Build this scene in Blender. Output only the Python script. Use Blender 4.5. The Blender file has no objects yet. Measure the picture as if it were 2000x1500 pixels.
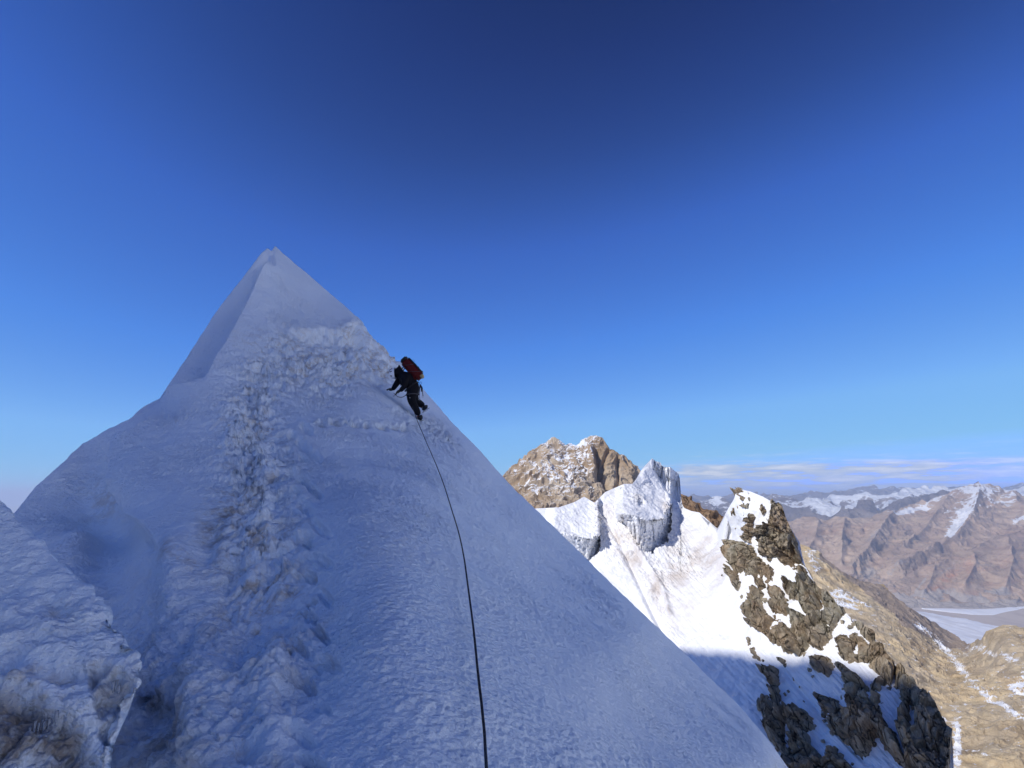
import bpy, bmesh, math, random
import numpy as np
from mathutils import Vector, Matrix

random.seed(7)
rng = np.random.default_rng(11)
S = bpy.context.scene
COL = S.collection

# ------------------------------------------------------------------ camera
F = 1091.0                       # focal length in photo pixels (2000 wide)
V0 = 970.0                       # row of the level horizon
PITCH = math.atan((V0 - 750.0) / F)
cam_d = bpy.data.cameras.new('camera')
cam_d.sensor_width = 36.0
cam_d.lens = 36.0 * F / 2000.0
cam_d.clip_start = 0.05
cam_d.clip_end = 300000.0
cam = bpy.data.objects.new('camera', cam_d)
cam.rotation_euler = (math.pi / 2 + PITCH, 0, 0)
COL.objects.link(cam)
S.camera = cam

# ------------------------------------------------------------------ light
SUN_EL = math.radians(37.0)
SUN_AZ = math.radians(-122.0)      # measured from +Y, clockwise: behind-left of the camera
SUN = Vector((math.sin(SUN_AZ) * math.cos(SUN_EL), math.cos(SUN_AZ) * math.cos(SUN_EL), math.sin(SUN_EL)))
sun_d = bpy.data.lights.new('sun', 'SUN')
sun_d.energy = 2.7
sun_d.angle = math.radians(0.53)
sun_d.color = (1.0, 0.955, 0.88)
sun = bpy.data.objects.new('sun', sun_d)
sun.rotation_euler = SUN.to_track_quat('Z', 'Y').to_euler()
COL.objects.link(sun)

SKY_GAIN = 1.02
W = bpy.data.worlds.new('World')
S.world = W
W.use_nodes = True
wt = W.node_tree
wt.nodes.clear()


def wn(t, **k):
    n = wt.nodes.new(t)
    for a, b in k.items():
        setattr(n, a, b)
    return n


sky = wn('ShaderNodeTexSky', sky_type='NISHITA', sun_disc=False)
sky.sun_elevation = SUN_EL
sky.sun_rotation = SUN_AZ
sky.altitude = 6500
sky.air_density = 1.0
sky.dust_density = 0.15
sky.ozone_density = 4.0
# film response of the photograph applied to the sky's radiance (deep high-altitude blue)
SK = 0.15 * 2 ** 0.35
sk_in = wn('ShaderNodeVectorMath', operation='SCALE')
sk_in.inputs['Scale'].default_value = SK / 2
sk_cv = wn('ShaderNodeRGBCurve')
cm = sk_cv.mapping
cm.extend = 'HORIZONTAL'
cm.use_clip = False
for ch, pts in enumerate((
        [(0, 0), (0.052, 0.003), (0.067, 0.012), (0.089, 0.030), (0.148, 0.060), (0.281, 0.165), (0.521, 0.205), (0.878, 0.25), (1.8, 0.40), (2.0, 0.8)],
        [(0, 0), (0.104, 0.020), (0.130, 0.048), (0.175, 0.112), (0.281, 0.215), (0.543, 0.42), (0.893, 0.50), (1.24, 0.56), (1.8, 0.75), (2.0, 1.5)],
        [(0, 0), (0.235, 0.115), (0.300, 0.235), (0.390, 0.46), (0.612, 0.69), (1.033, 0.83), (1.37, 0.82), (1.60, 0.83), (1.8, 1.1), (2.0, 2.4)])):
    c = cm.curves[ch]
    while len(c.points) < len(pts):
        c.points.new(0.5, 0.5)
    for k_, (x_, y_) in enumerate(pts):
        c.points[k_].location = (x_ / 2, y_)
        c.points[k_].handle_type = 'VECTOR'
cm.update()
sk_out = wn('ShaderNodeVectorMath', operation='SCALE')
sk_out.inputs['Scale'].default_value = SKY_GAIN / SK
wt.links.new(sky.outputs[0], sk_in.inputs[0])
wt.links.new(sk_in.outputs[0], sk_cv.inputs['Color'])
wt.links.new(sk_cv.outputs[0], sk_out.inputs[0])
# low streaks of cloud over the far ranges, laid out by compass direction and height above the horizon
tc = wn('ShaderNodeTexCoord')
sp = wn('ShaderNodeSeparateXYZ')
wt.links.new(tc.outputs['Generated'], sp.inputs[0])


def wm(op, a, b=None, clamp=False):
    n = wn('ShaderNodeMath', operation=op, use_clamp=clamp)
    for i_, x_ in enumerate((a, b)):
        if isinstance(x_, bpy.types.NodeSocket):
            wt.links.new(x_, n.inputs[i_])
        elif x_ is not None:
            n.inputs[i_].default_value = x_
    return n.outputs[0]


az = wm('ARCTAN2', sp.outputs['X'], sp.outputs['Y'])
el = wm('ARCSINE', sp.outputs['Z'])
cv = wn('ShaderNodeCombineXYZ')
wt.links.new(wm('MULTIPLY', az, 16.0), cv.inputs[0])
wt.links.new(wm('MULTIPLY', wm('ADD', el, wm('MULTIPLY', az, -0.006)), 150.0), cv.inputs[1])
cn = wn('ShaderNodeTexNoise')
cn.inputs['Scale'].default_value = 1.0
cn.inputs['Detail'].default_value = 7.0
cn.inputs['Roughness'].default_value = 0.6
wt.links.new(cv.outputs[0], cn.inputs['Vector'])


def ramp_w(x, stops):
    r = wn('ShaderNodeValToRGB')
    while len(r.color_ramp.elements) < len(stops):
        r.color_ramp.elements.new(0.5)
    for e_, (p_, c_) in zip(r.color_ramp.elements, stops):
        e_.position = p_
        e_.color = (c_, c_, c_, 1) if not isinstance(c_, tuple) else (*c_, 1)
    wt.links.new(x, r.inputs[0])
    return r.outputs[0]


el10 = wm('MULTIPLY', el, 10.0)
band = ramp_w(el10, [(0.0, 0.8), (0.2, 0.9), (0.42, 1.0), (0.50, 0.85), (0.54, 0.40), (0.62, 0.18), (0.9, 0.0)])
azm = ramp_w(wm('ADD', wm('MULTIPLY', az, 0.5), 0.5, True), [(0.0, 0.0), (0.55, 0.0), (0.63, 0.55), (0.65, 1.0), (0.82, 0.95), (0.87, 0.6), (1.0, 0.7)])
dens = wm('ADD', wm('MULTIPLY', cn.outputs['Fac'], 2.6), wm('MULTIPLY', wm('MULTIPLY', band, azm), 0.55))
cl = ramp_w(wm('SUBTRACT', dens, 1.20, True), [(0.16, 0.25), (0.34, 0.55), (0.52, 1.0)])
cl = wm('MULTIPLY', cl, wm('MULTIPLY', band, azm))
clc = ramp_w(cn.outputs['Fac'], [(0.42, (0.40, 0.52, 0.74)), (0.54, (0.58, 0.66, 0.78)), (0.64, (0.80, 0.83, 0.88))])
clo = wn('ShaderNodeVectorMath', operation='SCALE')
clo.inputs['Scale'].default_value = 0.92 / SK
wt.links.new(clc, clo.inputs[0])
cmx = wn('ShaderNodeMix', data_type='RGBA')
wt.links.new(cl, cmx.inputs[0])
wt.links.new(sk_out.outputs[0], cmx.inputs[6])
wt.links.new(clo.outputs[0], cmx.inputs[7])
bg = wn('ShaderNodeBackground')
bg.inputs[1].default_value = 0.15
wo = wn('ShaderNodeOutputWorld')
wt.links.new(cmx.outputs[2], bg.inputs[0])
wt.links.new(bg.outputs[0], wo.inputs[0])

S.view_settings.view_transform = 'Standard'
S.view_settings.look = 'None'
S.view_settings.exposure = 0.50
S.view_settings.gamma = 1.0
S.view_settings.use_curve_mapping = False
S.render.engine = 'CYCLES'
S.cycles.volume_bounces = 1
S.cycles.max_bounces = 8
S.cycles.diffuse_bounces = 6
S.cycles.use_denoising = True

# ------------------------------------------------------------------ maths helpers
CP, SP = math.cos(PITCH), math.sin(PITCH)


def rays(u, v):
    """direction through a photo pixel, scaled so that y = 1"""
    a = np.asarray(u, float) - 1000.0
    b = 750.0 - np.asarray(v, float)
    dy = F * CP - b * SP
    dz = F * SP + b * CP
    return np.stack([a / dy, np.ones_like(dy), dz / dy], -1)


def at(u, v, Y):
    return rays(u, v) * np.asarray(Y, float)[..., None]


def atv(u, v, Y):
    return Vector([float(q) for q in at(u, v, Y)])


def smooth(a, b, x):
    t = np.clip((x - a) / (b - a), 0, 1)
    return t * t * (3 - 2 * t)


def _hash(ix, iy, iz, s):
    h = (ix.astype(np.int64) * 374761393 + iy.astype(np.int64) * 668265263 + iz.astype(np.int64) * 1440662683 + s * 974634777)
    h = (h ^ (h >> 13)) & 0xFFFFFFFF
    h = (h * 1274126177) & 0xFFFFFFFF
    h = (h ^ (h >> 16)) & 0xFFFFFFFF
    return h


_G = rng.normal(size=(256, 3))
_G /= np.linalg.norm(_G, axis=1)[:, None]
_G = _G.astype(np.float32)


def perlin(p, s=0):
    """gradient noise on (N,3) points, about -1..1"""
    i = np.floor(p).astype(np.int64)
    f = (p - i).astype(np.float32)
    w = f * f * f * (f * (f * 6 - 15) + 10)
    out = np.zeros(len(p), np.float32)
    for dx in (0, 1):
        wx = w[:, 0] if dx else 1 - w[:, 0]
        for dy in (0, 1):
            wy = w[:, 1] if dy else 1 - w[:, 1]
            for dz in (0, 1):
                wz = w[:, 2] if dz else 1 - w[:, 2]
                g = _G[_hash(i[:, 0] + dx, i[:, 1] + dy, i[:, 2] + dz, s) & 255]
                d = g[:, 0] * (f[:, 0] - dx) + g[:, 1] * (f[:, 1] - dy) + g[:, 2] * (f[:, 2] - dz)
                out += wx * wy * wz * d
    return out * 1.6


def fbm(p, o=4, s=0, lac=2.03, gain=0.5):
    a, r = 1.0, 0
    q = p
    for k in range(o):
        r = r + a * perlin(q, s + k * 17)
        a *= gain
        q = q * lac + 3.7
    return r


def ridged(p, o=5, s=0, lac=2.07, gain=0.55):
    a, r, w = 1.0, 0, 1.0
    q = p
    for k in range(o):
        n = 1 - np.abs(perlin(q, s + k * 13))
        n = n * n * w
        w = np.clip(n * 1.6, 0, 1)
        r = r + a * n
        a *= gain
        q = q * lac + 5.1
    return r


def billow(p, o=4, s=0, gain=0.5):
    a, r = 1.0, 0
    q = p
    for k in range(o):
        r = r + a * (np.abs(perlin(q, s + k * 13)) * 2 - 0.6)
        a *= gain
        q = q * 2.1 + 1.3
    return r


def voronoi(p, s=0):
    """F1, F2 and a random value of the nearest cell"""
    i = np.floor(p).astype(np.int64)
    f = p - i
    d1 = np.full(len(p), 9.0)
    d2 = np.full(len(p), 9.0)
    r1 = np.zeros(len(p))
    tl = np.zeros(len(p))
    for dx in (-1, 0, 1):
        for dy in (-1, 0, 1):
            for dz in (-1, 0, 1):
                h = _hash(i[:, 0] + dx, i[:, 1] + dy, i[:, 2] + dz, s)
                c0 = (h & 1023) / 1023.0 + dx - f[:, 0]
                c1 = ((h >> 10) & 1023) / 1023.0 + dy - f[:, 1]
                c2 = ((h >> 20) & 1023) / 1023.0 + dz - f[:, 2]
                d = np.sqrt(c0 * c0 + c1 * c1 + c2 * c2)
                near = d < d1
                d2 = np.where(near, d1, np.minimum(d2, d))
                r1 = np.where(near, ((h >> 5) & 4095) / 4095.0, r1)
                g_ = _G[(h >> 7) & 255]
                tl = np.where(near, -(g_[:, 0] * c0 + g_[:, 1] * c1 + g_[:, 2] * c2), tl)
                d1 = np.where(near, d, d1)
    return d1, d2, r1, tl


def line_dist(u, v, pts):
    """distance to a polyline in photo pixels, sign (+ on its right when walking) and position along it 0..1"""
    pts = np.array(pts, float)
    seg = np.linalg.norm(pts[1:] - pts[:-1], axis=1)
    cum = np.concatenate([[0], np.cumsum(seg)])
    best = np.full(u.shape, 1e9)
    sg = np.zeros(u.shape)
    pos = np.zeros(u.shape)
    for k in range(len(pts) - 1):
        a, b = pts[k], pts[k + 1]
        d = b - a
        t = np.clip(((u - a[0]) * d[0] + (v - a[1]) * d[1]) / (d @ d), 0, 1)
        qx, qy = a[0] + t * d[0] - u, a[1] + t * d[1] - v
        dd = np.hypot(qx, qy)
        m = dd < best
        best = np.where(m, dd, best)
        cr = d[0] * (v - a[1]) - d[1] * (u - a[0])
        sg = np.where(m, np.sign(cr), sg)
        pos = np.where(m, (cum[k] + t * seg[k]) / cum[-1], pos)
    return best, sg, pos


def poly_sd(u, v, pts):
    """signed distance to a polygon, positive inside"""
    p = np.array(pts, float)
    d, _, _ = line_dist(u, v, np.vstack([p, p[:1]]))
    ins = np.zeros(u.shape, bool)
    for k in range(len(p)):
        a, b = p[k], p[(k + 1) % len(p)]
        if a[1] == b[1]:
            continue
        c = (a[1] > v) != (b[1] > v)
        ins ^= c & (u < (b[0] - a[0]) * (v - a[1]) / (b[1] - a[1]) + a[0])
    return np.where(ins, d, -d)


def tps(ctrl):
    """thin plate spline of log depth over photo pixels"""
    c = np.array(ctrl, float)
    X = c[:, :2] / 500.0
    y = np.log(c[:, 2])
    n = len(c)
    r = np.linalg.norm(X[:, None] - X[None], axis=2)
    K = np.where(r > 0, r * r * np.log(r + 1e-12), 0) + np.eye(n) * 1e-3
    Pm = np.hstack([np.ones((n, 1)), X])
    A = np.block([[K, Pm], [Pm.T, np.zeros((3, 3))]])
    w = np.linalg.solve(A, np.concatenate([y, np.zeros(3)]))

    def f(u, v):
        sh = np.shape(u)
        q = np.stack([np.ravel(u), np.ravel(v)], -1) / 500.0
        o = w[n] + q @ w[n + 1:]
        for k in range(n):
            rr = np.maximum(np.hypot(q[:, 0] - X[k, 0], q[:, 1] - X[k, 1]), 1e-9)
            o = o + w[k] * rr * rr * np.log(rr)
        return np.exp(o).reshape(sh)
    return f


# ------------------------------------------------------------------ mesh helpers
def tag(o, label=None, cat=None, group=None, kind=None):
    for k, x in (('label', label), ('category', cat), ('group', group), ('kind', kind)):
        if x:
            o[k] = x
    return o


def link(name, me, mat=None, parent=None):
    o = bpy.data.objects.new(name, me)
    COL.objects.link(o)
    if mat is not None and me is not None:
        me.materials.append(mat)
    if parent is not None:
        o.parent = parent
    return o


def grid_normals(P):
    du = np.gradient(P, axis=0)
    dv = np.gradient(P, axis=1)
    n = np.cross(du, dv)
    n /= (np.linalg.norm(n, axis=2)[..., None] + 1e-12)
    return n


def grid_mesh(name, P, attrs=None, shade=True, mat=None, keep=None):
    nu, nv = P.shape[:2]
    me = bpy.data.meshes.new(name)
    idx = np.arange(nu * nv).reshape(nu, nv)
    q = np.stack([idx[:-1, :-1], idx[:-1, 1:], idx[1:, 1:], idx[1:, :-1]], -1).reshape(-1, 4)
    V = P.reshape(-1, 3)
    A = {k: a.reshape(-1) for k, a in (attrs or {}).items()}
    if keep is not None:
        kf = keep.reshape(-1)[q].any(1)
        q = q[kf]
        used = np.zeros(len(V), bool)
        used[q.ravel()] = True
        rm = np.cumsum(used) - 1
        q = rm[q]
        V = V[used]
        A = {k: a[used] for k, a in A.items()}
    n = len(q)
    me.vertices.add(len(V))
    me.vertices.foreach_set('co', V.astype(np.float32).ravel())
    me.loops.add(n * 4)
    me.loops.foreach_set('vertex_index', q.ravel().astype(np.int32))
    me.polygons.add(n)
    me.polygons.foreach_set('loop_start', np.arange(0, n * 4, 4, dtype=np.int32))
    me.polygons.foreach_set('loop_total', np.full(n, 4, np.int32))
    me.polygons.foreach_set('use_smooth', np.full(n, shade))
    for k, a in A.items():
        at_ = me.attributes.new(k, 'FLOAT', 'POINT')
        at_.data.foreach_set('value', a.astype(np.float32))
    me.update(calc_edges=True)
    me.validate()
    if mat is not None:
        me.materials.append(mat)
    return me


def sheet_base(crest, depth, vbot, u0, u1, nu, nv, back, gam=1.0, ualt=None):
    """a grid that runs from the crest line down to the front, and from the crest down the far side.
    returns P (nu, nb+nv, 3), U, V, and t (negative on the far side)"""
    crest = np.array(crest, float)
    us = np.linspace(u0, u1, nu) if ualt is None else ualt
    vc = np.interp(us, crest[:, 0], crest[:, 1])
    if np.ndim(vbot):
        vb = np.interp(us, *np.array(vbot, float).T)
    else:
        vb = np.full(nu, float(vbot))
    t = np.linspace(0, 1, nv) ** gam
    U = np.repeat(us[:, None], nv, 1)
    w_ = np.exp(-((us[:, None] - us[None]) / 28.0) ** 2)
    vs_ = (w_ * vc[None]).sum(1) / w_.sum(1)
    V = vs_[:, None] + (vb - vs_)[:, None] * t[None] + (vc - vs_)[:, None] * (1 - t[None]) ** 9
    Y = depth(U, V)
    P = at(U, V, Y)
    B = []
    for (ox, oy, oz) in back[::-1]:
        B.append(P[:, 0] + np.array([ox, oy, oz]))
    nb = len(B)
    B = np.stack(B, 1)
    P = np.concatenate([B, P], 1)
    U = np.concatenate([np.repeat(U[:, :1], nb, 1), U], 1)
    V = np.concatenate([np.repeat(V[:, :1], nb, 1), V], 1)
    T = np.concatenate([np.repeat(-np.arange(nb, 0, -1)[None] / nb, nu, 0), np.repeat(t[None], nu, 0)], 1)
    return P, U, V, T


def backs(n, dy, drop, p=1.3):
    r = []
    for k in range(1, n + 1):
        t = (k / n) ** 1.8
        r.append((0.0, dy * t, -drop * t ** (1 / p) * t ** 0.3))
    return r


# ------------------------------------------------------------------ materials
class NT:
    def __init__(self, name):
        self.m = bpy.data.materials.new(name)
        self.m.use_nodes = True
        self.t = self.m.node_tree
        self.t.nodes.clear()
        self.out = self.n('ShaderNodeOutputMaterial')
        self.b = self.n('ShaderNodeBsdfPrincipled')
        self.t.links.new(self.b.outputs[0], self.out.inputs[0])
        self.geo = self.n('ShaderNodeNewGeometry')

    def n(self, typ, **k):
        x = self.t.nodes.new(typ)
        for a, b in k.items():
            setattr(x, a, b)
        return x

    def put(self, sock, val):
        if val is None:
            return
        if isinstance(val, bpy.types.NodeSocket):
            self.t.links.new(val, sock)
        else:
            if isinstance(val, (tuple, list)) and len(val) == 3 and sock.type == 'RGBA':
                val = (*val, 1)
            sock.default_value = val

    def set(self, name, val):
        self.put(self.b.inputs[name], val)

    def pos(self, scale=(1, 1, 1), rot=(0, 0, 0)):
        m = self.n('ShaderNodeMapping')
        m.inputs['Scale'].default_value = scale
        m.inputs['Rotation'].default_value = rot
        self.t.links.new(self.geo.outputs['Position'], m.inputs[0])
        return m.outputs[0]

    def noise(self, vec, scale, detail=5, rough=0.55, dist=0.0, out='Fac'):
        x = self.n('ShaderNodeTexNoise')
        self.put(x.inputs['Vector'], vec)
        x.inputs['Scale'].default_value = scale
        x.inputs['Detail'].default_value = detail
        x.inputs['Roughness'].default_value = rough
        x.inputs['Distortion'].default_value = dist
        return x.outputs[out]

    def voro(self, vec, scale, feature='F1', out='Distance'):
        x = self.n('ShaderNodeTexVoronoi', feature=feature)
        self.put(x.inputs['Vector'], vec)
        x.inputs['Scale'].default_value = scale
        return x.outputs[out]

    def ramp(self, fac, stops, interp='LINEAR'):
        x = self.n('ShaderNodeValToRGB')
        r = x.color_ramp
        r.interpolation = interp
        while len(r.elements) < len(stops):
            r.elements.new(0.5)
        for e, (p, c) in zip(r.elements, stops):
            e.position = p
            e.color = (*c, 1) if isinstance(c, (tuple, list)) else (c, c, c, 1)
        self.put(x.inputs[0], fac)
        return x.outputs[0]

    def mix(self, fac, a, b, mode='MIX'):
        x = self.n('ShaderNodeMix', data_type='RGBA', blend_type=mode)
        self.put(x.inputs[0], fac)
        self.put(x.inputs[6], a)
        self.put(x.inputs[7], b)
        return x.outputs[2]

    def math(self, op, a, b=None, c=None, clamp=False):
        x = self.n('ShaderNodeMath', operation=op, use_clamp=clamp)
        self.put(x.inputs[0], a)
        if b is not None:
            self.put(x.inputs[1], b)
        if c is not None:
            self.put(x.inputs[2], c)
        return x.outputs[0]

    def attr(self, name):
        x = self.n('ShaderNodeAttribute', attribute_name=name)
        return x.outputs['Fac']

    def z(self, socket=None, i='Z'):
        x = self.n('ShaderNodeSeparateXYZ')
        self.t.links.new(socket or self.geo.outputs['Normal'], x.inputs[0])
        return x.outputs[i]

    def bump(self, h, dist=0.1, strength=1.0, normal=None):
        x = self.n('ShaderNodeBump')
        x.inputs['Strength'].default_value = strength
        x.inputs['Distance'].default_value = dist
        self.put(x.inputs['Height'], h)
        if normal is not None:
            self.t.links.new(normal, x.inputs['Normal'])
        return x.outputs[0]


SNOW = (0.86, 0.87, 0.885)


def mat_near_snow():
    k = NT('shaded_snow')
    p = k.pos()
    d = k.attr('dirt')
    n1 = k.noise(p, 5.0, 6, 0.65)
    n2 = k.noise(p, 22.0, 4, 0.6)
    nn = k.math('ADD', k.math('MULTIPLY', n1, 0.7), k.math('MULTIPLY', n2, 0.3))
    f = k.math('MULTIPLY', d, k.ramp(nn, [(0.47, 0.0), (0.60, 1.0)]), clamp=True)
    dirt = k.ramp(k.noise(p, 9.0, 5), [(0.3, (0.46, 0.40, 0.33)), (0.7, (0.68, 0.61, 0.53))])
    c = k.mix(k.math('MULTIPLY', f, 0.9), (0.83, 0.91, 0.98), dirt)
    dd = k.attr('grime_shade')
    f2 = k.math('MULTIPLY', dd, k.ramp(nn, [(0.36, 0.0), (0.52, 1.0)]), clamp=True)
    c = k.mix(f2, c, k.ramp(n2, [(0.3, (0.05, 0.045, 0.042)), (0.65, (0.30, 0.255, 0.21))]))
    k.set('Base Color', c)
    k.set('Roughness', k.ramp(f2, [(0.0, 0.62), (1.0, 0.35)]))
    k.set('Specular IOR Level', 0.25)
    rip = k.noise(k.pos((1.0, 1.2, 1.6)), 24.0, 2, 0.5, 0.15)
    fine = k.noise(p, 120.0, 3, 0.6)
    pt = k.ramp(k.noise(k.pos((1, 1, 1.8)), 1.1, 3, 0.6), [(0.35, 0.35), (0.62, 1.15)])
    h = k.math('ADD', k.math('MULTIPLY', rip, pt), k.math('MULTIPLY', fine, 0.3))
    k.set('Normal', k.bump(h, 0.030, 1.0))
    return k.m


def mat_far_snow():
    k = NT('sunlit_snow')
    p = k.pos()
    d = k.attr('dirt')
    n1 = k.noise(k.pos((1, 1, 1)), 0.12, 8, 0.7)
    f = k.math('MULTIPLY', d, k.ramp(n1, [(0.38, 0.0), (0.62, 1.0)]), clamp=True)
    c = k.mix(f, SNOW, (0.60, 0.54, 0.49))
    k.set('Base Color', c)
    k.set('Roughness', 0.6)
    k.set('Specular IOR Level', 0.2)
    n = k.noise(p, 0.35, 7, 0.62)
    k.set('Normal', k.bump(n, 0.9, 0.5))
    return k.m


def mat_rock(name, cols, scale, bumpd, lichen=True, crack=1.0):
    k = NT(name)
    p = k.pos()
    pr = k.pos((1.0, 1.0, 0.45), (0.3, 0.5, 0.2))
    big = k.noise(p, scale * 0.25, 4, 0.6)
    mid = k.noise(pr, scale, 9, 0.68, 0.5)
    fine = k.noise(pr, scale * 6, 8, 0.7)
    c = k.ramp(mid, [(0.25, cols[0]), (0.45, cols[1]), (0.60, cols[2]), (0.78, cols[3])])
    c = k.mix(k.ramp(big, [(0.40, 0.0), (0.62, 0.8)]), c, cols[4], 'MIX')
    cr = k.voro(k.mix(0.12, pr, k.noise(p, scale * 2, 4, 0.6, 0, 'Color')), scale * 0.9, 'DISTANCE_TO_EDGE')
    crf = k.ramp(cr, [(0.0, 0.18), (0.045, 1.0)])
    c = k.mix(crack, c, k.mix(1.0, c, crf, 'MULTIPLY'))
    c = k.mix(0.8, c, k.ramp(fine, [(0.3, 0.55), (0.6, 1.15)]), 'MULTIPLY')
    k.set('Base Color', c)
    k.set('Roughness', 0.85)
    k.set('Specular IOR Level', 0.15)
    h = k.math('ADD', k.math('MULTIPLY', mid, 1.0), k.math('MULTIPLY', fine, 0.35))
    h = k.math('ADD', h, k.math('MULTIPLY', crf, 0.25))
    k.set('Normal', k.bump(h, bumpd, 1.0))
    return k.m


def mat_mountain(name, rock, strata_scale, nscale, bumpd, snow_lo, snow_hi, snow_amount, tilt=(0.25, 0.1, 0), streak=(1, 1, 0.4), smax=1.0, scree=(0.42, 0.36, 0.31), tint=(0.50, 0.24, 0.13)):
    """rock in colour bands with snow that lies by height, slope and chance. snow_lo/hi are world heights"""
    k = NT(name)
    p = k.pos()
    # strata
    ps = k.pos((0.15, 0.15, 1.0), tilt)
    st = k.noise(ps, strata_scale, 6, 0.65, 0.6)
    big = k.noise(p, nscale * 0.2, 3, 0.5)
    mid = k.noise(k.pos(streak, tilt), nscale, 10, 0.7)
    c = k.ramp(st, [(0.28, rock[0]), (0.42, rock[1]), (0.52, rock[2]), (0.62, rock[3]), (0.75, rock[1])])
    c = k.mix(k.ramp(big, [(0.42, 0.0), (0.60, 0.75)]), c, rock[4])
    c = k.mix(0.85, c, k.ramp(mid, [(0.25, 0.62), (0.7, 1.25)]), 'MULTIPLY')
    nz_ = k.noise(p, nscale * 2.5, 6, 0.65)
    ft = k.math('MULTIPLY', k.attr('tint'), k.ramp(nz_, [(0.40, 0.0), (0.58, 1.0)]), clamp=True)
    c = k.mix(ft, c, tint)
    fs_ = k.ramp(k.math('ADD', k.attr('scree'), k.math('MULTIPLY', k.math('SUBTRACT', nz_, 0.5), 1.4)), [(0.40, 0.0), (0.62, 1.0)])
    c = k.mix(fs_, c, k.mix(0.5, scree, k.ramp(mid, [(0.3, 0.75), (0.7, 1.2)]), 'MULTIPLY'))
    # snow
    zz = k.math('DIVIDE', k.math('SUBTRACT', k.z(k.geo.outputs['Position']), snow_lo), float(snow_hi - snow_lo), clamp=True)
    sl = k.z()
    sn = k.noise(k.pos(streak, tilt), nscale * 1.7, 9, 0.72)
    f = k.math('ADD', k.math('MULTIPLY', zz, snow_amount), k.math('MULTIPLY', sn, 2.0))
    f = k.math('ADD', f, k.math('MULTIPLY', k.math('SUBTRACT', sl, 0.55), 0.8))
    f = k.math('ADD', f, k.math('MULTIPLY', k.attr('snow'), 1.6))
    f = k.ramp(k.math('SUBTRACT', f, 1.0), [(0.48, 0.0), (0.60, 1.0)])
    c = k.mix(k.math('MULTIPLY', f, smax), c, SNOW)
    k.set('Base Color', c)
    k.set('Roughness', 0.9)
    k.set('Specular IOR Level', 0.1)
    k.set('Normal', k.bump(k.math('ADD', mid, k.math('MULTIPLY', st, 0.4)), bumpd, 1.0))
    return k.m


M_NEAR = mat_near_snow()
M_FSNOW = mat_far_snow()
BROWN = [(0.10, 0.075, 0.05), (0.33, 0.245, 0.16), (0.50, 0.39, 0.26), (0.60, 0.50, 0.36), (0.44, 0.41, 0.32)]
M_ROCK = mat_rock('brown_rock', BROWN, 0.42, 1.1)

# ------------------------------------------------------------------ the near snow pyramid
near_crest = [(-700, 1330), (-300, 1180), (-120, 1100), (0, 1025), (30, 1000), (70, 950), (110, 915), (160, 868), (215, 837), (250, 822),
              (280, 795), (312, 778), (330, 750), (370, 690), (420, 612), (460, 560), (500, 508), (512, 492), (522, 484), (530, 490),
              (537, 480), (546, 488), (580, 522), (640, 580), (700, 634), (740, 670), (775, 706), (830, 764), (880, 822), (940, 884),
              (1000, 950), (1060, 1008), (1120, 1066), (1180, 1126), (1240, 1184), (1310, 1250), (1380, 1318), (1440, 1374),
              (1500, 1445), (1540, 1500), (1640, 1620), (1800, 1800)]
near_ctrl = [
    # crest
    (-700, 1330, 6), (-300, 1180, 6), (30, 1000, 6.9), (110, 915, 7.7), (205, 842, 8.6), (250, 822, 8.6), (320, 770, 10.5), (420, 610, 15), (530, 482, 17.5),
    (640, 580, 17.5), (775, 706, 17.3), (880, 822, 17), (1000, 950, 16.5), (1120, 1066, 16), (1310, 1250, 15), (1440, 1374, 14.3), (1540, 1500, 13.5), (1700, 1700, 12),
    # right face
    (950, 1500, 2.15), (700, 1500, 1.95), (1200, 1500, 3.0), (1400, 1500, 5.2), (1500, 1500, 8.5),
    (900, 1250, 3.0), (700, 1250, 2.7), (1100, 1250, 4.9), (1240, 1250, 8.6), (1290, 1250, 12.5),
    (700, 1000, 4.6), (850, 1000, 5.9), (960, 1000, 9.5), (1020, 1000, 13.3),
    (820, 830, 12.9), (750, 830, 10.6), (860, 830, 15.0), (700, 900, 7.4), (850, 900, 9.8), (920, 900, 13.2),
    (1000, 1750, 1.5), (700, 1750, 1.4), (1300, 1750, 2.5), (1600, 1750, 6.0),
    # left part
    (600, 1500, 2.0), (600, 1300, 2.8), (600, 1150, 3.7), (600, 1000, 5.0), (600, 900, 6.9), (620, 820, 9.0), (640, 760, 11.6),
    (760, 760, 13.8), (640, 690, 13.6), (740, 700, 15.5), (600, 600, 15.8), (540, 540, 16.4), (690, 645, 15.8),
    (450, 1500, 2.0), (470, 1300, 2.8), (450, 1150, 3.7), (430, 1000, 4.9), (450, 900, 6.9), (450, 800, 9.0), (480, 700, 11.9),
    (300, 1400, 2.8), (300, 1200, 3.8), (260, 1050, 5.1), (300, 900, 6.8), (260, 900, 7.0), (255, 960, 6.0), (300, 1020, 5.1), (190, 900, 7.9), (190, 970, 7.1), (235, 1040, 6.3), (390, 778, 9.6), (130, 1000, 6.9), (150, 1100, 5.0),
    (200, 1300, 3.4), (50, 1300, 3.4), (0, 1150, 4.6), (-300, 1500, 3.0), (300, 1750, 1.8), (0, 1750, 2.2), (-300, 1300, 4.4)]
near_depth = tps(near_ctrl)
ROUGH = [(790, 735, 22), (700, 690, 50), (640, 720, 55), (560, 700, 45), (500, 760, 50), (485, 850, 55), (500, 950, 65), (510, 1050, 80),
         (500, 1150, 110), (480, 1280, 150), (430, 1420, 170), (430, 1600, 190)]


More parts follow.
